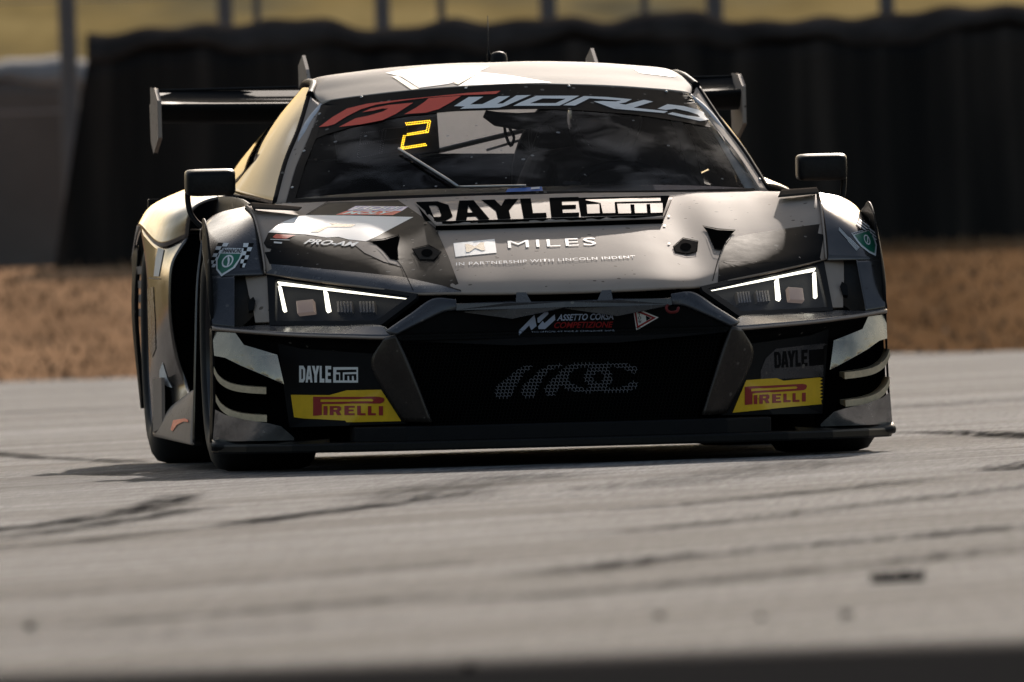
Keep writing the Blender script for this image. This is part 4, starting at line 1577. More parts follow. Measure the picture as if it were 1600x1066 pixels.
# ---------------------------------------------------------------- lettering tools
BLOCK = {
    'D': [[(0, 0), (.7, 0), (1, .2), (1, .8), (.7, 1), (0, 1)], [(.36, .2), (.58, .2), (.64, .28), (.64, .72), (.58, .8), (.36, .8)]],
    'A': [[(0, 0), (.32, 0), (.37, .18), (.63, .18), (.68, 0), (1, 0), (.7, 1), (.3, 1)], [(.42, .37), (.58, .37), (.5, .74)]],
    'Y': [[(0, 1), (.36, 1), (.5, .66), (.64, 1), (1, 1), (.68, .42), (.68, 0), (.32, 0), (.32, .42)]],
    'L': [[(0, 0), (1, 0), (1, .24), (.44, .24), (.44, 1), (0, 1)]],
    'E': [[(0, 0), (1, 0), (1, .2), (.42, .2), (.42, .41), (.9, .41), (.9, .6), (.42, .6), (.42, .8), (1, .8), (1, 1), (0, 1)]],
    'I': [[(0, 0), (1, 0), (1, 1), (0, 1)]],
    'R': [[(0, 0), (.33, 0), (.33, .36), (.48, .36), (.65, 0), (1, 0), (.8, .42), (.97, .56), (.97, .86), (.82, 1), (0, 1)], [(.33, .58), (.6, .58), (.65, .64), (.65, .75), (.6, .8), (.33, .8)]],
}


def qpt(q, u, v):
    bl, br, tr, tl = [Vector((a, b)) for a, b in q]
    p = bl * (1 - u) * (1 - v) + br * u * (1 - v) + tr * u * v + tl * (1 - u) * v
    return (p.x, p.y)


def in_quad(loops, q, u0=0.0, u1=1.0, v0=0.0, v1=1.0):
    return [[qpt(q, u0 + (u1 - u0) * x, v0 + (v1 - v0) * y) for x, y in lp] for lp in loops]


def block_word(name, spec, q, objs, m, parent, off=0.0016, maxlen=10):
    """spec: (letter, u0, u1) in the photo quad q; each letter is a film of its own"""
    for ch, a, b in spec:
        film(name, in_quad(BLOCK[ch], q, a, b), objs, m, parent, maxlen, off)


DAYLE = [('D', 0, .19), ('A', .20, .42), ('Y', .40, .63), ('L', .64, .79), ('E', .82, 1.0)]

# ---------------------------------------------------------------- livery on the hood
HD = [hood]
film('black_livery', [[(512, 317), (622, 313.5), (655, 336), (681, 357), (700, 400), (721, 456), (690, 446.5), (630, 433.5), (560, 426), (505, 421), (450, 415.5), (412, 412), (405, 396), (419, 365), (440, 350), (478, 337)]], HD, M['black'], hood, 16)
film('grey_livery', [[(412, 412), (450, 415.5), (505, 421), (560, 426), (630, 433.5), (690, 446.5), (721, 456), (721, 457), (650, 458), (590, 450), (530, 442.5), (475, 435.5), (414.5, 427)]], HD, M['grey'], hood, 16)
film('white_livery', [[(419, 364), (430, 355), (441, 348), (460, 341), (479, 337), (560, 338), (646, 340), (583, 373), (572, 378), (544, 375), (529, 371), (510, 372), (476, 367), (440, 365)]], HD, M['white'], hood, 12, off=.0016)
film('chevron', [[(485, 364), (497.5, 364), (513, 356), (549, 356), (556, 352), (514, 350), (522, 352.5), (511, 354.5)]], HD, M['grey'], hood, 12, off=.0022)
film('silver_livery', [[(545, 376), (573, 379), (588, 384), (600, 394), (610, 406), (622, 409), (628, 418), (600, 410), (570, 396)]], HD, M['silver'], hood, 12, off=.0018)
def proj(v):
    w_ = CARM @ Vector(v) - cam_loc
    k = FPX / w_.dot(FWD)
    return PW / 2 + w_.dot(RGT) * k, PH / 2 - w_.dot(UPV) * k


edge_r = [proj((p.x, p.y, p.z)) for p in spline(Fh, 42)]
low_r = [(x, y - 1.0) for x, y in edge_r if 1117 <= x <= 1299][::-1]
film('dark_livery', [[(1137, 373), (1180, 365), (1240, 356), (1301, 348)] + low_r + [(1124, 408)]], HD, M['black'], hood, 14)
words('class_lettering', 'PRO-AM', [(474, 382), (557, 386.5), (561, 379.5), (480, 374)], HD, M['white'], hood, bold=.03, shear=.3, off=.0022)
film('series_logo', [[(426, 371.5), (431, 367), (462, 369), (455, 371), (448, 374), (430, 373.5)]], HD, M['red'], hood, 10, off=.0022)
film('series_underline', [[(423, 374.6), (453, 375.6), (452, 376.6), (422, 375.6)]], HD, M['palewhite'], hood, 10, off=.0022)
film('series_underline', [[(428, 378.5), (441, 379.5), (440, 382), (428, 381)]], HD, M['palewhite'], hood, 10, off=.0022)
film('blue_panel', [[(542, 330.2), (556, 322.8), (638, 323.8), (628, 330.6)]], HD, M['blue'], hood, 12, off=.0018)
film('red_panel', [[(525, 336.6), (541, 330.8), (627, 331.2), (614, 337)]], HD, M['red'], hood, 12, off=.0018)
words('sponsor_lettering', 'LIQUI', [(549, 329.6), (622, 329.8), (631, 324.4), (560, 323.6)], HD, M['white'], hood, bold=.03, shear=.2, off=.0026)
words('sponsor_lettering', 'MOLY', [(534, 336), (606, 336.4), (616, 331.8), (545, 331.4)], HD, M['white'], hood, bold=.03, shear=.2, off=.0026)
film('white_box', [[(708.5, 380.5), (773, 374), (776, 395.5), (712, 402)]], HD, M['white'], hood, 12)
words('sponsor_emblem', 'M', [(728.5, 395.5), (758, 392), (756, 379.5), (727, 383)], HD, M['grey'], hood, bold=.01, off=.0022)
words('sponsor_lettering', 'MILES', [(794, 388.5), (932, 383.5), (930, 372), (793, 377)], HD, M['white'], hood, space=1.15)
words('partner_lettering', 'IN PARTNERSHIP WITH LINCOLN INDENT', [(713, 416), (993, 404), (992, 400), (713, 411)], HD, M['white'], hood, space=1.1)
# hood vents: black film paints the shade inside the openings, with a rim
def rim(name, lp, objs, m, parent, wpx=2.0, off=.004):
    c = Vector((sum(p[0] for p in lp) / len(lp), sum(p[1] for p in lp) / len(lp)))
    outer = [tuple(c + (Vector(p) - c) * (1 + wpx / max(6, (Vector(p) - c).length))) for p in lp]
    film(name, [outer, lp], objs, m, parent, 10, off)
VL = [(574, 379), (600, 376.5), (622, 370), (623.5, 375), (620, 390), (622, 408), (610, 405), (600, 393), (590, 384)]
VR = [(1099, 355.7), (1122, 361), (1148, 362), (1140, 370), (1133, 378), (1128, 391.5), (1117, 390), (1112, 378), (1107, 366)]
for lp in (VL, VR):
    film('hood_vent', [lp], HD, M['void'], hood, 10, off=.0030)
    rim('vent_rim', lp, HD, M['ink'], hood, 1.6, .0045)
for lp in ([(645, 391), (670, 385.5), (690, 396), (678, 407.5), (656, 407)], [(1052, 387), (1067, 374.5), (1090, 379), (1088, 395), (1073, 398), (1055, 395)]):
    film('latch_plate', [lp], HD, M['latch'], hood, 8, off=.003)
    rim('latch_rim', lp, HD, M['ink'], hood, 1.4, .004)
    c = Vector((sum(p[0] for p in lp) / len(lp), sum(p[1] for p in lp) / len(lp)))
    film('latch_disc', [[(c.x + 9 * math.cos(a * math.pi / 8), c.y + 6 * math.sin(a * math.pi / 8)) for a in range(16)]], HD, M['ink'], hood, 8, off=.005)
for p in ((664, 350.5), (683, 363), (1045, 339), (1038, 354), (1045, 382)):
    film('hood_screw', [[(p[0] + 2.2 * math.cos(a * math.pi / 5), p[1] + 1.5 * math.sin(a * math.pi / 5)) for a in range(10)]], HD, M['matte'], hood, 8, off=.003)


# raised flap with the big sponsor name over the radiator outlet
def raised(name, q, nx, ny, objs, m, parent, h0, h1):
    bv = bvh_of(objs)
    v = []
    for j in range(ny + 1):
        for i in range(nx + 1):
            px, py = qpt(q, i / nx, j / ny)
            loc = None
            for k in range(60):
                loc, nor, _, _ = bv.ray_cast(CAM_C, ray_c(px + (.4 * k if px < 420 else -.4 * k if px > 1280 else 0), py + .5 * k))
                if loc is not None:
                    break
            v.append(loc + Vector((0, 0, h0 + (h1 - h0) * j / ny)))
    f = [(j * (nx + 1) + i, j * (nx + 1) + i + 1, (j + 1) * (nx + 1) + i + 1, (j + 1) * (nx + 1) + i) for j in range(ny) for i in range(nx)]
    return link(name, v, f, m, parent, hint=(0, -.3, 1), solid=.003)


flap = raised('outlet_flap', [(681, 361), (1036, 350), (1051, 309.5), (648, 317)], 40, 10, HD, M['silver'], hood, .017, .0015)
fgv, _ = GEO[flap.name]
fr = fgv[:41]
lowv = []
bvh_hood = bvh_of(HD)
for p in fr:
    loc, _, _, _ = bvh_hood.ray_cast(p + Vector((0, .012, .05)), Vector((0, 0, -1)))
    lowv.append((loc or p - Vector((0, 0, .03))) + Vector((0, 0, -.002)))
link('outlet_slot', [q + Vector((0, .002, -.003)) for q in fr] + lowv, [(i, i + 1, 41 + i + 1, 41 + i) for i in range(40)], M['void'], hood, smooth=False, hint=(0, -1, 0))
FL = [flap, hood]
q = [(664, 346.5), (905, 339), (904, 308.5), (650, 316.5)]
block_word('sponsor_letter', DAYLE, q, FL, M['ink'], flap)
film('letter_box', [[(903, 310), (1046, 306.5), (1036, 336), (908, 338.5)],
                    z2([(1005, 88), (1078, 86), (1082, 142), (1010, 144)], 3.636, 640, 295),
                    z2([(1085, 84), (1000, 68), (1002, 60), (1425, 50), (1428, 72), (1165, 78), (1170, 140), (1098, 142)], 3.636, 640, 295),
                    z2([(1178, 84), (1438, 80), (1440, 138), (1370, 140), (1366, 90), (1346, 90), (1350, 140), (1280, 141), (1276, 92), (1254, 92), (1260, 142), (1186, 143)], 3.636, 640, 295)], FL, M['ink'], flap, 10, off=.0016)
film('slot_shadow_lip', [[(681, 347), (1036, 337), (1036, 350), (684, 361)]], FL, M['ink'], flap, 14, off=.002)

# carbon lips at the rear corners of the hood
for q in ([(394, 337), (466, 340), (472, 332), (387, 324)], [(1216, 319), (1296, 312), (1291, 300), (1221, 305)]):
    raised('carbon_lip', q, 14, 4, [hood], M['latch'], hood, .022, .016)

# bright edge trim where hood meets fender
for s in (-1, 1):
    tube('seam_trim', [Vector((p.x * s, p.y - .004, p.z + .002)) for p in seam], .003, M['silver'], car, n=6, samples=20)

# ---------------------------------------------------------------- windscreen graphics
SC = [screen]
ban_top = [(502, 165), (518, 157.5), (565, 151), (640, 142.7), (726, 136.2), (806, 132.3), (860, 132.8), (903, 134), (982, 138), (1048, 143.2), (1088, 149), (1108, 158)]
ban_lo = [(1124, 203), (1068, 191.5), (992, 180), (916, 174), (860, 171.5), (806, 172), (713, 175), (637, 181.6), (571, 193), (510, 211), (484, 222)]
banner = film('screen_banner', [ban_top + ban_lo], SC, M['black'], screen, 14, off=.002)
film('screen_border', [[(501, 166), (484, 213), (463, 261), (447, 317.5), (460, 317.5), (476, 262), (496, 213), (512, 172)]], SC, M['black'], screen, 12, off=.0022)
film('screen_border', [[(1109, 160), (1131, 200), (1160, 245), (1204, 299.5), (1190, 299.5), (1148, 246), (1118, 202), (1098, 168)]], SC, M['black'], screen, 12, off=.0022)
film('screen_border', [[(460, 312), (620, 307), (830, 300.5), (1000, 299), (1190, 295), (1195, 300), (1000, 303), (830, 305), (620, 312), (460, 317.5)]], SC, M['black'], screen, 12, off=.0022)
gt = [[(95, 350), (200, 272), (315, 205), (470, 168), (720, 138), (1000, 110), (1250, 84), (1510, 68), (1475, 92), (1210, 102), (1100, 109), (940, 121), (740, 146), (540, 176), (420, 212), (310, 268), (215, 328), (165, 343)],
      [(250, 350), (420, 330), (590, 297), (690, 250), (760, 205), (830, 160), (640, 178), (500, 205), (430, 236), (520, 222), (590, 206), (635, 206), (590, 230), (480, 262), (380, 282)],
      [(1112, 112), (1205, 106), (1120, 160), (1030, 210), (930, 238), (760, 250), (850, 200), (920, 152), (950, 125)]]
for lp in gt:
    film('banner_letter', [z2(lp, 5, 480, 130)], SC, M['red'], banner, 10, off=.0032)
w2 = lambda lp: z2(lp, 3.9475, 460, 60)
w3 = lambda lp: z2(lp, 3.9475, 840, 60)
world = [
    [w2([(985, 424), (1075, 368), (1165, 366), (1085, 414), (1160, 412), (1260, 364), (1330, 362), (1250, 410), (1285, 408), (1370, 358), (1458, 356), (1310, 420), (1265, 433), (1022, 441), (1050, 426)])],
    [[(802, 167), (812, 162), (838, 151.2), (905, 151.2), (888, 160), (874, 166.8)], [(828, 163), (848, 155.5), (884, 155.8), (868, 162.8)]],
    [w3([(155, 419), (285, 362), (430, 368), (580, 382), (540, 402), (500, 408), (600, 425), (470, 440), (345, 395), (400, 393), (480, 396), (515, 389), (320, 376), (230, 421)])],
    [w3([(490, 428), (655, 385), (712, 396), (590, 434), (802, 456), (780, 467), (470, 440)])],
    [w3([(738, 440), (800, 412), (900, 424), (985, 445), (1062, 480), (1078, 504), (1000, 516), (900, 494), (800, 472), (830, 462), (920, 482), (1000, 492), (985, 476), (930, 458), (850, 440), (790, 448)])]]
for lp in world:
    film('banner_letter', lp, SC, M['white'], banner, 10, off=.0032)
for p in ((565, 152.5), (500, 179), (475.5, 237), (457, 294), (728, 138.5), (889, 135.5), (1041, 144), (1111, 167), (1154, 224), (1187, 281)):
    d = ray_c(*p)
    loc, nor, _, _ = bvh_of(SC + list(pil)).ray_cast(CAM_C, d)
    if loc is None:
        continue
    bm = bmesh.new()
    bmesh.ops.create_uvsphere(bm, u_segments=10, v_segments=6, radius=.0055)
    vv = [v.co + loc for v in bm.verts]
    ff_ = [tuple(x.index for x in f.verts) for f in bm.faces]
    bm.free()
    link('screen_screw', vv, ff_, M['steel'], screen)

# wiper
bs = bvh_of(SC)
def on_glass(px, py, out=.012):
    loc, nor, _, _ = bs.ray_cast(CAM_C, ray_c(px, py))
    d = ray_c(px, py)
    if nor.dot(d) > 0:
        nor = -nor
    return loc + nor * out
tube('wiper_arm', [on_glass(624, 238), on_glass(660, 261), on_glass(700, 286), on_glass(716, 297)], .0042, M['steel'], screen, n=8)
tube('wiper_blade', [on_glass(716, 296, .008), on_glass(760, 295, .008), on_glass(822, 294, .008)], .0035, M['steel'], screen, n=8)
ws_t = [on_glass(790, 303, .006), on_glass(848, 301, .006), on_glass(846, 294.5, .006), on_glass(794, 298, .006)]
link('blue_sticker', ws_t, [(0, 1, 2, 3)], mat('blue_sticker_film', (.01, .11, .42), .4), screen, smooth=False, hint=(0, -1, .6))
ws_t = [on_glass(829, 299.5, .0075), on_glass(843, 298.5, .0075), on_glass(843, 295.5, .0075), on_glass(830, 296.5, .0075)]
link('sticker_panel', ws_t, [(0, 1, 2, 3)], M['palewhite'], screen, smooth=False, hint=(0, -1, .6))

# ---------------------------------------------------------------- roof livery
film('white_livery', [[(602, 114.5), (622, 110.5), (683, 103), (764, 104.5), (749, 112), (713, 128), (700, 132), (655, 138), (628, 121)]], [roof], M['white'], roof, 12)
film('white_livery', [[(751, 113.5), (800, 119), (862, 129.5), (800, 131), (716, 135)]], [roof], M['white'], roof, 12)
film('grey_livery', [[(612, 120), (622, 120), (655, 139.5), (643, 141)]], [roof], M['grey'], roof, 10, off=.0018)
film('grey_livery', [[(709, 130.5), (746, 112.5), (751, 113), (716, 133)]], [roof], M['grey'], roof, 10, off=.0018)
film('white_livery', [[(982, 103), (1058, 113), (1072, 123), (1000, 114.5)]], [roof], M['white'], roof, 12)

# ---------------------------------------------------------------- fender shields
def shield(outer, inner, band, cen, rad, objs, parent, letters=True):
    film('shield_emblem', [outer], objs, M['white'], parent, 8, .0016)
    film('shield_field', [inner], objs, M['green'], parent, 8, .0024)
    ring = lambda k: [(cen[0] + rad[0] * k * math.cos(a * math.pi / 9) - .35 * rad[1] * k * math.sin(a * math.pi / 9) * rad[2], cen[1] + rad[1] * k * math.sin(a * math.pi / 9)) for a in range(18)]
    film('shield_ring', [ring(1), ring(.74)], objs, M['white'], parent, 8, .0032)
    c, r = cen, rad
    film('shield_monogram', [[(c[0] + .1 * r[0], c[1] - r[1]), (c[0] + .45 * r[0], c[1] - .3 * r[1]), (c[0] + .3 * r[0], c[1] + .4 * r[1]), (c[0] - .2 * r[0], c[1] + .9 * r[1]), (c[0] + .05 * r[0], c[1] + .1 * r[1]), (c[0], c[1] - .3 * r[1])]], objs, M['white'], parent, 8, .0032)
    words('shield_lettering', 'SHANNONS', band, objs, M['black'], parent, bold=.02, off=.0034)


def flag(q, nu, nv, objs, parent):
    for i in range(nu):
        for j in range(nv):
            film('flag_check', [[qpt(q, i / nu, j / nv), qpt(q, (i + 1) / nu, j / nv), qpt(q, (i + 1) / nu, (j + 1) / nv), qpt(q, i / nu, (j + 1) / nv)]], objs, M['white'] if (i + j) % 2 else M['black'], parent, 8, .0014)


z8 = lambda lp: z2(lp, 7.108, 320, 370)
fl = [fenders[0], fend_lo[0]]
shield(z8([(205, 128), (432, 134), (415, 215), (335, 350), (185, 446), (128, 372), (126, 262), (165, 190)]),
       z8([(180, 193), (398, 197), (378, 250), (310, 345), (192, 418), (146, 360), (146, 268)]),
       z8([(190, 186), (402, 190), (415, 142), (212, 138)]), (356, 409.5), (8.5, 10, .9), fl, fenders[0])
flag(z8([(36, 345), (110, 345), (270, 75), (150, 70)]), 2, 7, fl, fenders[0])
flag(z8([(388, 345), (440, 345), (545, 75), (430, 75)]), 2, 6, fl, fenders[0])
z7 = lambda lp: z2(lp, 3.5526, 1040, 220)
fr_ = [fenders[1], fend_lo[1]]
shield(z7([(1030, 515), (1130, 488), (1158, 540), (1172, 580), (1166, 642), (1130, 625), (1085, 590), (1060, 560)]),
       z7([(1048, 527), (1128, 503), (1150, 545), (1162, 582), (1158, 628), (1130, 614), (1090, 582), (1068, 556)]),
       z7([(1040, 526), (1130, 500), (1127, 492), (1034, 517)]), (1354, 376), (4.5, 8, -.9), fr_, fenders[1])
flag(z7([(960, 500), (965, 480), (1075, 595), (1060, 612)]), 7, 2, fr_, fenders[1])
flag(z7([(1055, 470), (1075, 435), (1185, 520), (1168, 555)]), 6, 2, fr_, fenders[1])

# ---------------------------------------------------------------- sponsor plates in the side intakes
IPL, IPR = [ip[0]], [ip[1]]
q = [(468, 597.5), (518, 598), (518, 572), (468, 571.5)]
block_word('sponsor_letter', DAYLE, q, IPL, M['white'], ip[0])
z9 = lambda lp: z2(lp, 4, 300, 480)
film('letter_box', [z9([(885, 375), (1040, 375), (1040, 472), (885, 472)]), z9([(902, 420), (922, 420), (922, 458), (902, 458)]), z9([(905, 392), (1030, 390), (1030, 406), (945, 408), (945, 458), (928, 458), (928, 408), (905, 408)]),
                    z9([(955, 420), (1030, 418), (1030, 458), (1015, 458), (1012, 430), (1002, 430), (1002, 458), (986, 458), (984, 430), (974, 430), (974, 458), (955, 458)])], IPL, M['white'], ip[0], 10, .0016)
film('grey_panel', [[(1188, 580), (1196, 560), (1212, 545), (1300, 535), (1300, 588), (1188, 594)]], IPR, M['grey'], ip[1], 12, .0012)
q = [(1210, 575.5), (1261, 572), (1261, 546), (1209, 550)]
block_word('sponsor_letter', DAYLE, q, IPR, M['black'], ip[1], .0022)
film('letter_box', [[(1263, 547), (1287, 545), (1287, 570), (1264, 572)]], IPR, M['black'], ip[1], 10, .0022)
py_ = film('yellow_panel', [[(455, 617), (515, 617.5), (542.5, 610), (596, 609), (627.5, 658), (542, 660), (540, 657.5), (475, 654), (460, 652)]], IPL, M['yellow'], ip[0], 10, .0016)


def tyre_brand(base, objs, parent):
    film('brand_letter', [base([(760, 560), (1175, 560), (1200, 566), (1206, 578), (1198, 594), (1180, 602), (815, 606), (815, 676), (760, 679)]), base([(806, 576), (1125, 574), (1138, 581), (1130, 589), (806, 592)])], objs, M['dkred'], parent, 8, .0026)
    for ch, a, b in (('I', 825, 850), ('R', 864, 938), ('E', 956, 1020), ('L', 1036, 1088), ('L', 1102, 1152), ('I', 1170, 1197)):
        film('brand_letter', [base([(a + (b - a) * x, 676 - 58 * y) for x, y in lp]) for lp in BLOCK[ch]], objs, M['dkred'], parent, 8, .0026)


tyre_brand(z9, IPL, ip[0])
pyr = film('yellow_panel', [[(1165.6, 594), (1213, 591), (1224, 595), (1299, 588), (1299, 630), (1216, 638), (1144, 645)]], IPR, M['yellow'], ip[1], 10, .0016)
qr = [(1163, 633), (1260, 628), (1260, 599.5), (1163, 604.5)]
tyre_brand(lambda lp: [qpt(qr, (x - 760) / 446, 1 - (y - 560) / 119) for x, y in lp], IPR, ip[1])

# ---------------------------------------------------------------- grille panel graphics
GP = [logo_panel]
z4 = lambda lp: z2(lp, 6.154, 800, 470)
M['lilac'] = mat('pale_blue_film', (.50, .56, .72), .4)
for lp in ([(66, 335), (66, 285), (215, 132), (236, 240), (185, 282), (165, 235)], [(243, 165), (345, 80), (350, 125), (262, 210), (246, 208)], [(250, 245), (295, 190), (312, 214), (410, 128), (416, 180), (318, 270), (256, 270)]):
    film('game_emblem', [z4(lp)], GP, M['lilac'], logo_panel, 10, .002)
words('game_lettering', 'ASSETTO CORSA', [(870, 501), (958.5, 499), (958.5, 488.7), (872, 491)], GP, M['lilac'], logo_panel, bold=.02, shear=.15, off=.002)
words('game_lettering', 'COMPETIZIONE', [(865, 512.6), (957, 511.5), (958, 502), (867, 503)], GP, M['dkred'], logo_panel, bold=.02, shear=.15, off=.002)
words('game_lettering', 'THE OFFICIAL GT WORLD CHALLENGE GAME', [(830, 520), (960, 517.5), (960, 514.8), (830, 517.3)], GP, M['lilac'], logo_panel, off=.002)
film('tow_sign', [z4([(1160, 55), (1410, 158), (1195, 284)])], GP, M['white'], logo_panel, 8, .002)
film('tow_sign_ring', [z4([(1172, 75), (1385, 160), (1202, 262)])], GP, M['dkred'], logo_panel, 8, .0026)
film('tow_sign_field', [z4([(1192, 102), (1345, 161), (1213, 236)])], GP, M['white'], logo_panel, 8, .0032)
film('tow_arrow', [z4([(1285, 138), (1336, 161), (1291, 188)])], GP, M['black'], logo_panel, 8, .0038)
for i, ch in enumerate('TOW'):
    words('tow_letter', ch, z4([(1208 + 3 * i, 142 + 36 * i), (1240 + 3 * i, 136 + 36 * i), (1236 + 3 * i, 108 + 36 * i), (1204 + 3 * i, 112 + 36 * i)]), GP, M['black'], logo_panel, bold=.02, off=.0038)
tw = [P(1046, 474, -.93), P(1041, 481, -.97), P(1046, 488, -.985), P(1057, 487, -.985), P(1060, 481, -.97)]
tube('tow_strap', tw, .0042, mat('red_webbing', (.13, .008, .006), .9), car, n=8, samples=16)

# ---------------------------------------------------------------- cockpit
dash = [[Vector((0, .32, .765)), Vector((.3, .36, .765)), Vector((.55, .46, .76)), Vector((.66, .52, .755))], [Vector((0, .75, .80)), Vector((.3, .75, .80)), Vector((.55, .78, .79)), Vector((.68, .8, .78))],
        [Vector((0, .95, .74)), Vector((.3, .95, .74)), Vector((.55, .95, .74)), Vector((.7, .95, .72))]]
v_, f_ = grid(full(dash), 12, 24)
link('dashboard', v_, f_, M['matte'], car, solid=.01, hint=(0, 0, 1))
box('cockpit_floor', (-.76, .6, .60), (.76, 2.0, .62), M['void'], car)
box('bulkhead', (-.62, 2.02, .60), (.62, 2.06, .90), M['void'], car)
bw = [P(668, 240, 2.0), P(836, 240, 2.0), P(876, 208, 2.0), P(975, 172, 2.0), P(690, 150, 2.0)]
link('added_rear_glow_panel', bw, [(0, 1, 2, 3, 4)], M['addedglow'], car, smooth=False, hint=(0, -1, 0))  # panel added and made translucent so sun from behind brightens it
for a, b in (((655, 243), (925, 178)), ((760, 235), (860, 205))):
    tube('cage_brace', [P(*a, 1.9), P(*b, 1.9)], .008 if a[0] == 655 else .004, M['tube'], car, n=8)
cage = [
    [Vector((-.70, .62, .75)), Vector((-.60, .95, .98)), Vector((-.50, 1.2, 1.085)), Vector((-.48, 1.75, 1.12))],
    [Vector((.70, .62, .75)), Vector((.60, .95, .98)), Vector((.50, 1.2, 1.085)), Vector((.48, 1.75, 1.12))],
    [Vector((-.66, 1.75, .65)), Vector((-.56, 1.75, 1.0)), Vector((-.42, 1.75, 1.13)), Vector((.42, 1.75, 1.13)), Vector((.56, 1.75, 1.0)), Vector((.66, 1.75, .65))],
    [Vector((-.50, 1.2, 1.085)), Vector((0, 1.15, 1.10)), Vector((.50, 1.2, 1.085))]]
for c in cage:
    tube('cage_tube', c, .019, M['inner'], car, n=10, samples=30)
# mirror and camera cluster hanging under the roof
mc = [P(757, 178, .98), P(775, 186, .98), P(810, 190, .98), P(845, 186, .98), P(865, 178, .98)]
tube('camera_pod', mc, [.012, .022, .026, .022, .012], M['matte'], car, n=12)
for pts in ([(788, 190), (790, 210), (798, 228), (803, 215), (796, 200)], [(830, 190), (828, 214), (829, 235), (812, 222)], [(845, 188), (842, 206), (833, 232)], [(856, 186), (858, 196), (866, 208)]):
    tube('cable_loop', [P(x, y, 1.0) for x, y in pts], .0045, M['matte'], car, n=6, samples=16)
# number display
nb_ = [P(522, 204, .93), P(683, 180, .93), P(687, 236, .90), P(528, 252, .90)]
board = link('number_display', nb_, [(0, 1, 2, 3)], M['matte'], car, smooth=False, solid=.02, hint=(0, -1, 0))
def dots(name, segs, m, step, rad, Y):
    v, f = [], []
    for (x0, y0), (x1, y1) in segs:
        n = max(1, int(math.hypot(x1 - x0, y1 - y0) / step))
        for i in range(n + 1):
            c = P(x0 + (x1 - x0) * i / n, y0 + (y1 - y0) * i / n, Y)
            b0 = len(v)
            for k in range(8):
                a = k * math.pi / 4
                v.append(c + Vector((rad * math.cos(a), 0, rad * math.sin(a))))
            v.append(c + Vector((0, -.003, 0)))
            f += [(b0 + k, b0 + (k + 1) % 8, b0 + 8) for k in range(8)]
    o = link(name, v, f, m, board, smooth=False)
    o['kind'] = 'stuff'
    return o
s2 = [((770, 312), (955, 292)), ((776, 326), (940, 308)), ((962, 300), (945, 382)), ((946, 306), (930, 376)), ((935, 385), (780, 408)), ((925, 372), (785, 396)), ((765, 412), (745, 508)), ((752, 412), (733, 505)), ((742, 516), (930, 486)), ((748, 502), (920, 474))]
dots('led_digit', [tuple(z2(s, 5, 480, 130)) for s in s2], M['led'], 2.5, .0019, .885)
d8 = []
for ox, oy in ((0, 0), (-170, 40), (-340, 70)):
    d8 += [((ox + 770, oy + 318), (ox + 955, oy + 300)), ((ox + 955, oy + 305), (ox + 920, oy + 480)), ((ox + 762, oy + 325), (ox + 735, oy + 505)), ((ox + 745, oy + 510), (ox + 920, oy + 480)), ((ox + 760, oy + 405), (ox + 930, oy + 385))]
dots('unlit_led_digit', [tuple(z2(s, 5, 480, 130)) for s in d8[5:]], M['leddim'], 3.2, .0014, .885)

# ---------------------------------------------------------------- driver
drv = thing('person', 'driver in dark suit and dark helmet sitting behind the windscreen', 'person')
drv.matrix_world = CARM
def skin(name, joints, edges, m, parent, levels=2):
    me = bpy.data.meshes.new(name)
    me.from_pydata([j[0] for j in joints], edges, [])
    o = bpy.data.objects.new(name, me)
    col.objects.link(o)
    o.parent = parent
    md = o.modifiers.new('skin', 'SKIN')
    for i, (p, r) in enumerate(joints):
        me.skin_vertices[0].data[i].radius = (r, r)
    me.skin_vertices[0].data[0].use_root = True
    sb = o.modifiers.new('sub', 'SUBSURF')
    sb.levels = sb.render_levels = levels
    me.materials.append(m)
    return o
DX = .33
J = [((DX, 1.62, .67), .15), ((DX, 1.66, .78), .16), ((DX, 1.64, .89), .13), ((DX, 1.60, .97), .06), ((DX, 1.57, 1.02), .07),
     ((DX - .19, 1.62, .89), .065), ((DX - .25, 1.42, .78), .05), ((DX - .16, 1.18, .80), .038), ((DX - .14, 1.10, .815), .03),
     ((DX + .19, 1.62, .89), .065), ((DX + .25, 1.42, .78), .05), ((DX + .16, 1.18, .80), .038), ((DX + .14, 1.10, .815), .03)]
J = [(Vector(p) - Vector((0, 0, .04)), r) for p, r in J]
skin('body', J, [(0, 1), (1, 2), (2, 3), (3, 4), (2, 5), (5, 6), (6, 7), (7, 8), (2, 9), (9, 10), (10, 11), (11, 12)], M['suit'], drv)
bm = bmesh.new()
bmesh.ops.create_uvsphere(bm, u_segments=28, v_segments=20, radius=1)
vv = []
for v in bm.verts:
    x, y, z = v.co
    k = 1.0 if z > -.2 else 1 - .12 * (-z - .2)
    vv.append(Vector((DX + .115 * x * k, 1.56 + (.145 if y < 0 else .14) * y * k, .995 + .125 * z)))
ff_ = [tuple(q.index for q in f.verts) for f in bm.faces]
bm.free()
hel = link('helmet', vv, ff_, M['helmet'], drv)
vis = []
for j in range(5):
    for i in range(13):
        a = R(-62 + 124 * i / 12)
        z = -.10 + .11 * j
        rr = math.sqrt(1 - (z) ** 2)
        vis.append(Vector((DX + .1165 * rr * math.sin(a), 1.56 - .1475 * rr * math.cos(a), .995 + .125 * z + .02)))
link('visor', vis, [(j * 13 + i, j * 13 + i + 1, (j + 1) * 13 + i + 1, (j + 1) * 13 + i) for j in range(4) for i in range(12)], M['black'], hel, hint=(0, -1, 0))
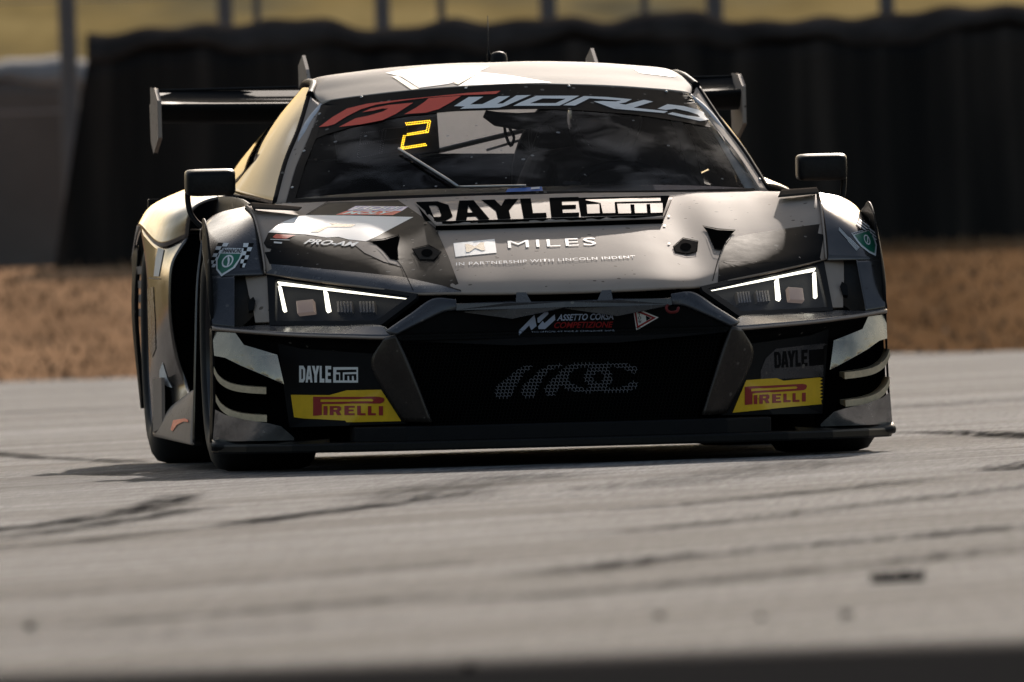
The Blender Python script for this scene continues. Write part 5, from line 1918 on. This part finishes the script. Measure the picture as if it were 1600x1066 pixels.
# steering wheel with gloved hands on it
swh = bpy.data.objects.new('steering_wheel', None)
col.objects.link(swh); swh.parent = car
ringp = [Vector((DX + .15 * math.cos(a * math.pi / 12), 1.07 - .05 * math.sin(a * math.pi / 12), .775 + .085 * math.sin(a * math.pi / 12))) for a in range(25)]
tube('grip', ringp, .014, M['matte'], swh, n=8)
box('hub', (DX - .09, 1.06, .745), (DX + .09, 1.09, .81), M['matte'], swh)
for s in (-1, 1):
    for k in range(4):
        a = R(-14 + 12 * k) if s > 0 else R(194 - 12 * k)
        c = Vector((DX + .15 * math.cos(a), 1.07 - .05 * math.sin(a), .775 + .085 * math.sin(a)))
        tube('finger', [c + Vector((s * .012, .035, 0)), c + Vector((s * .024, -.005, .0)), c + Vector((0, -.024, 0)), c + Vector((-s * .02, -.010, 0))], [.009, .009, .0085, .007], M['suit'], drv, n=6, samples=None)
    c = Vector((DX + s * .145, 1.07, .79))
    tube('thumb', [c + Vector((s * .005, .03, .0)), c + Vector((-s * .012, .0, .028)), c + Vector((-s * .022, -.012, .045))], [.010, .0095, .008], M['suit'], drv, n=6)
# seat shell
seat_n = [[Vector((DX + x, 1.78, z)) for x, z in ((-.24, .62), (-.26, .85), (-.2, 1.0), (-.1, 1.08))], [Vector((DX + x, 1.84, z)) for x, z in ((0, .62), (0, .85), (0, 1.02), (0, 1.11))], [Vector((DX + x, 1.78, z)) for x, z in ((.24, .62), (.26, .85), (.2, 1.0), (.1, 1.08))]]
v_, f_ = grid(seat_n, 14, 14)
link('seat', v_, f_, M['matte'], car, solid=.02, hint=(0, -1, 0))

# ---------------------------------------------------------------- panel gaps, flank livery and a painted flank highlight
def thin_line(name, pts, objs, parent, m=None, wpx=1.1, off=.0024):
    up_, lo_ = [], []
    for i, p in enumerate(pts):
        a_ = Vector(pts[max(i - 1, 0)]); b_ = Vector(pts[min(i + 1, len(pts) - 1)])
        d_ = (b_ - a_).normalized()
        n_v = Vector((-d_.y, d_.x)) * wpx / 2
        up_.append(tuple(Vector(p) + n_v)); lo_.append(tuple(Vector(p) - n_v))
    film(name, [up_ + lo_[::-1]], objs, m or M['ink'], parent, 6, off)


thin_line('gap_and_glint', [(621, 409), (628, 418), (636, 434), (646, 455)], HD, hood)
thin_line('gap_and_glint', [(1127, 393), (1121, 410), (1117, 425), (1113, 440)], HD, hood)
thin_line('gap_and_glint', [(478, 337), (512, 316.5)], HD, hood, wpx=.8)
film('white_livery', [[(249, 381), (258, 384), (253, 410), (249, 432), (241, 432), (244, 405)]], [flank[0]], M['white'], flank[0], 8, .002)
thin_line('gap_and_glint', [(229, 434), (238, 435), (250, 436)], [flank[0]], flank[0], M['silver'], 1.6)  # bright highlight across the flank, painted as a silver line
film('black_livery', [[(231, 452), (240, 448), (243, 500), (244, 545), (238, 560), (233, 540)]], [flank[0]], M['grey'], flank[0], 8, .002)
film('white_livery', [[(255, 566), (262, 590), (270, 606), (262, 604), (250, 592), (250, 580)]], [flank[0]], M['white'], flank[0], 8, .002)
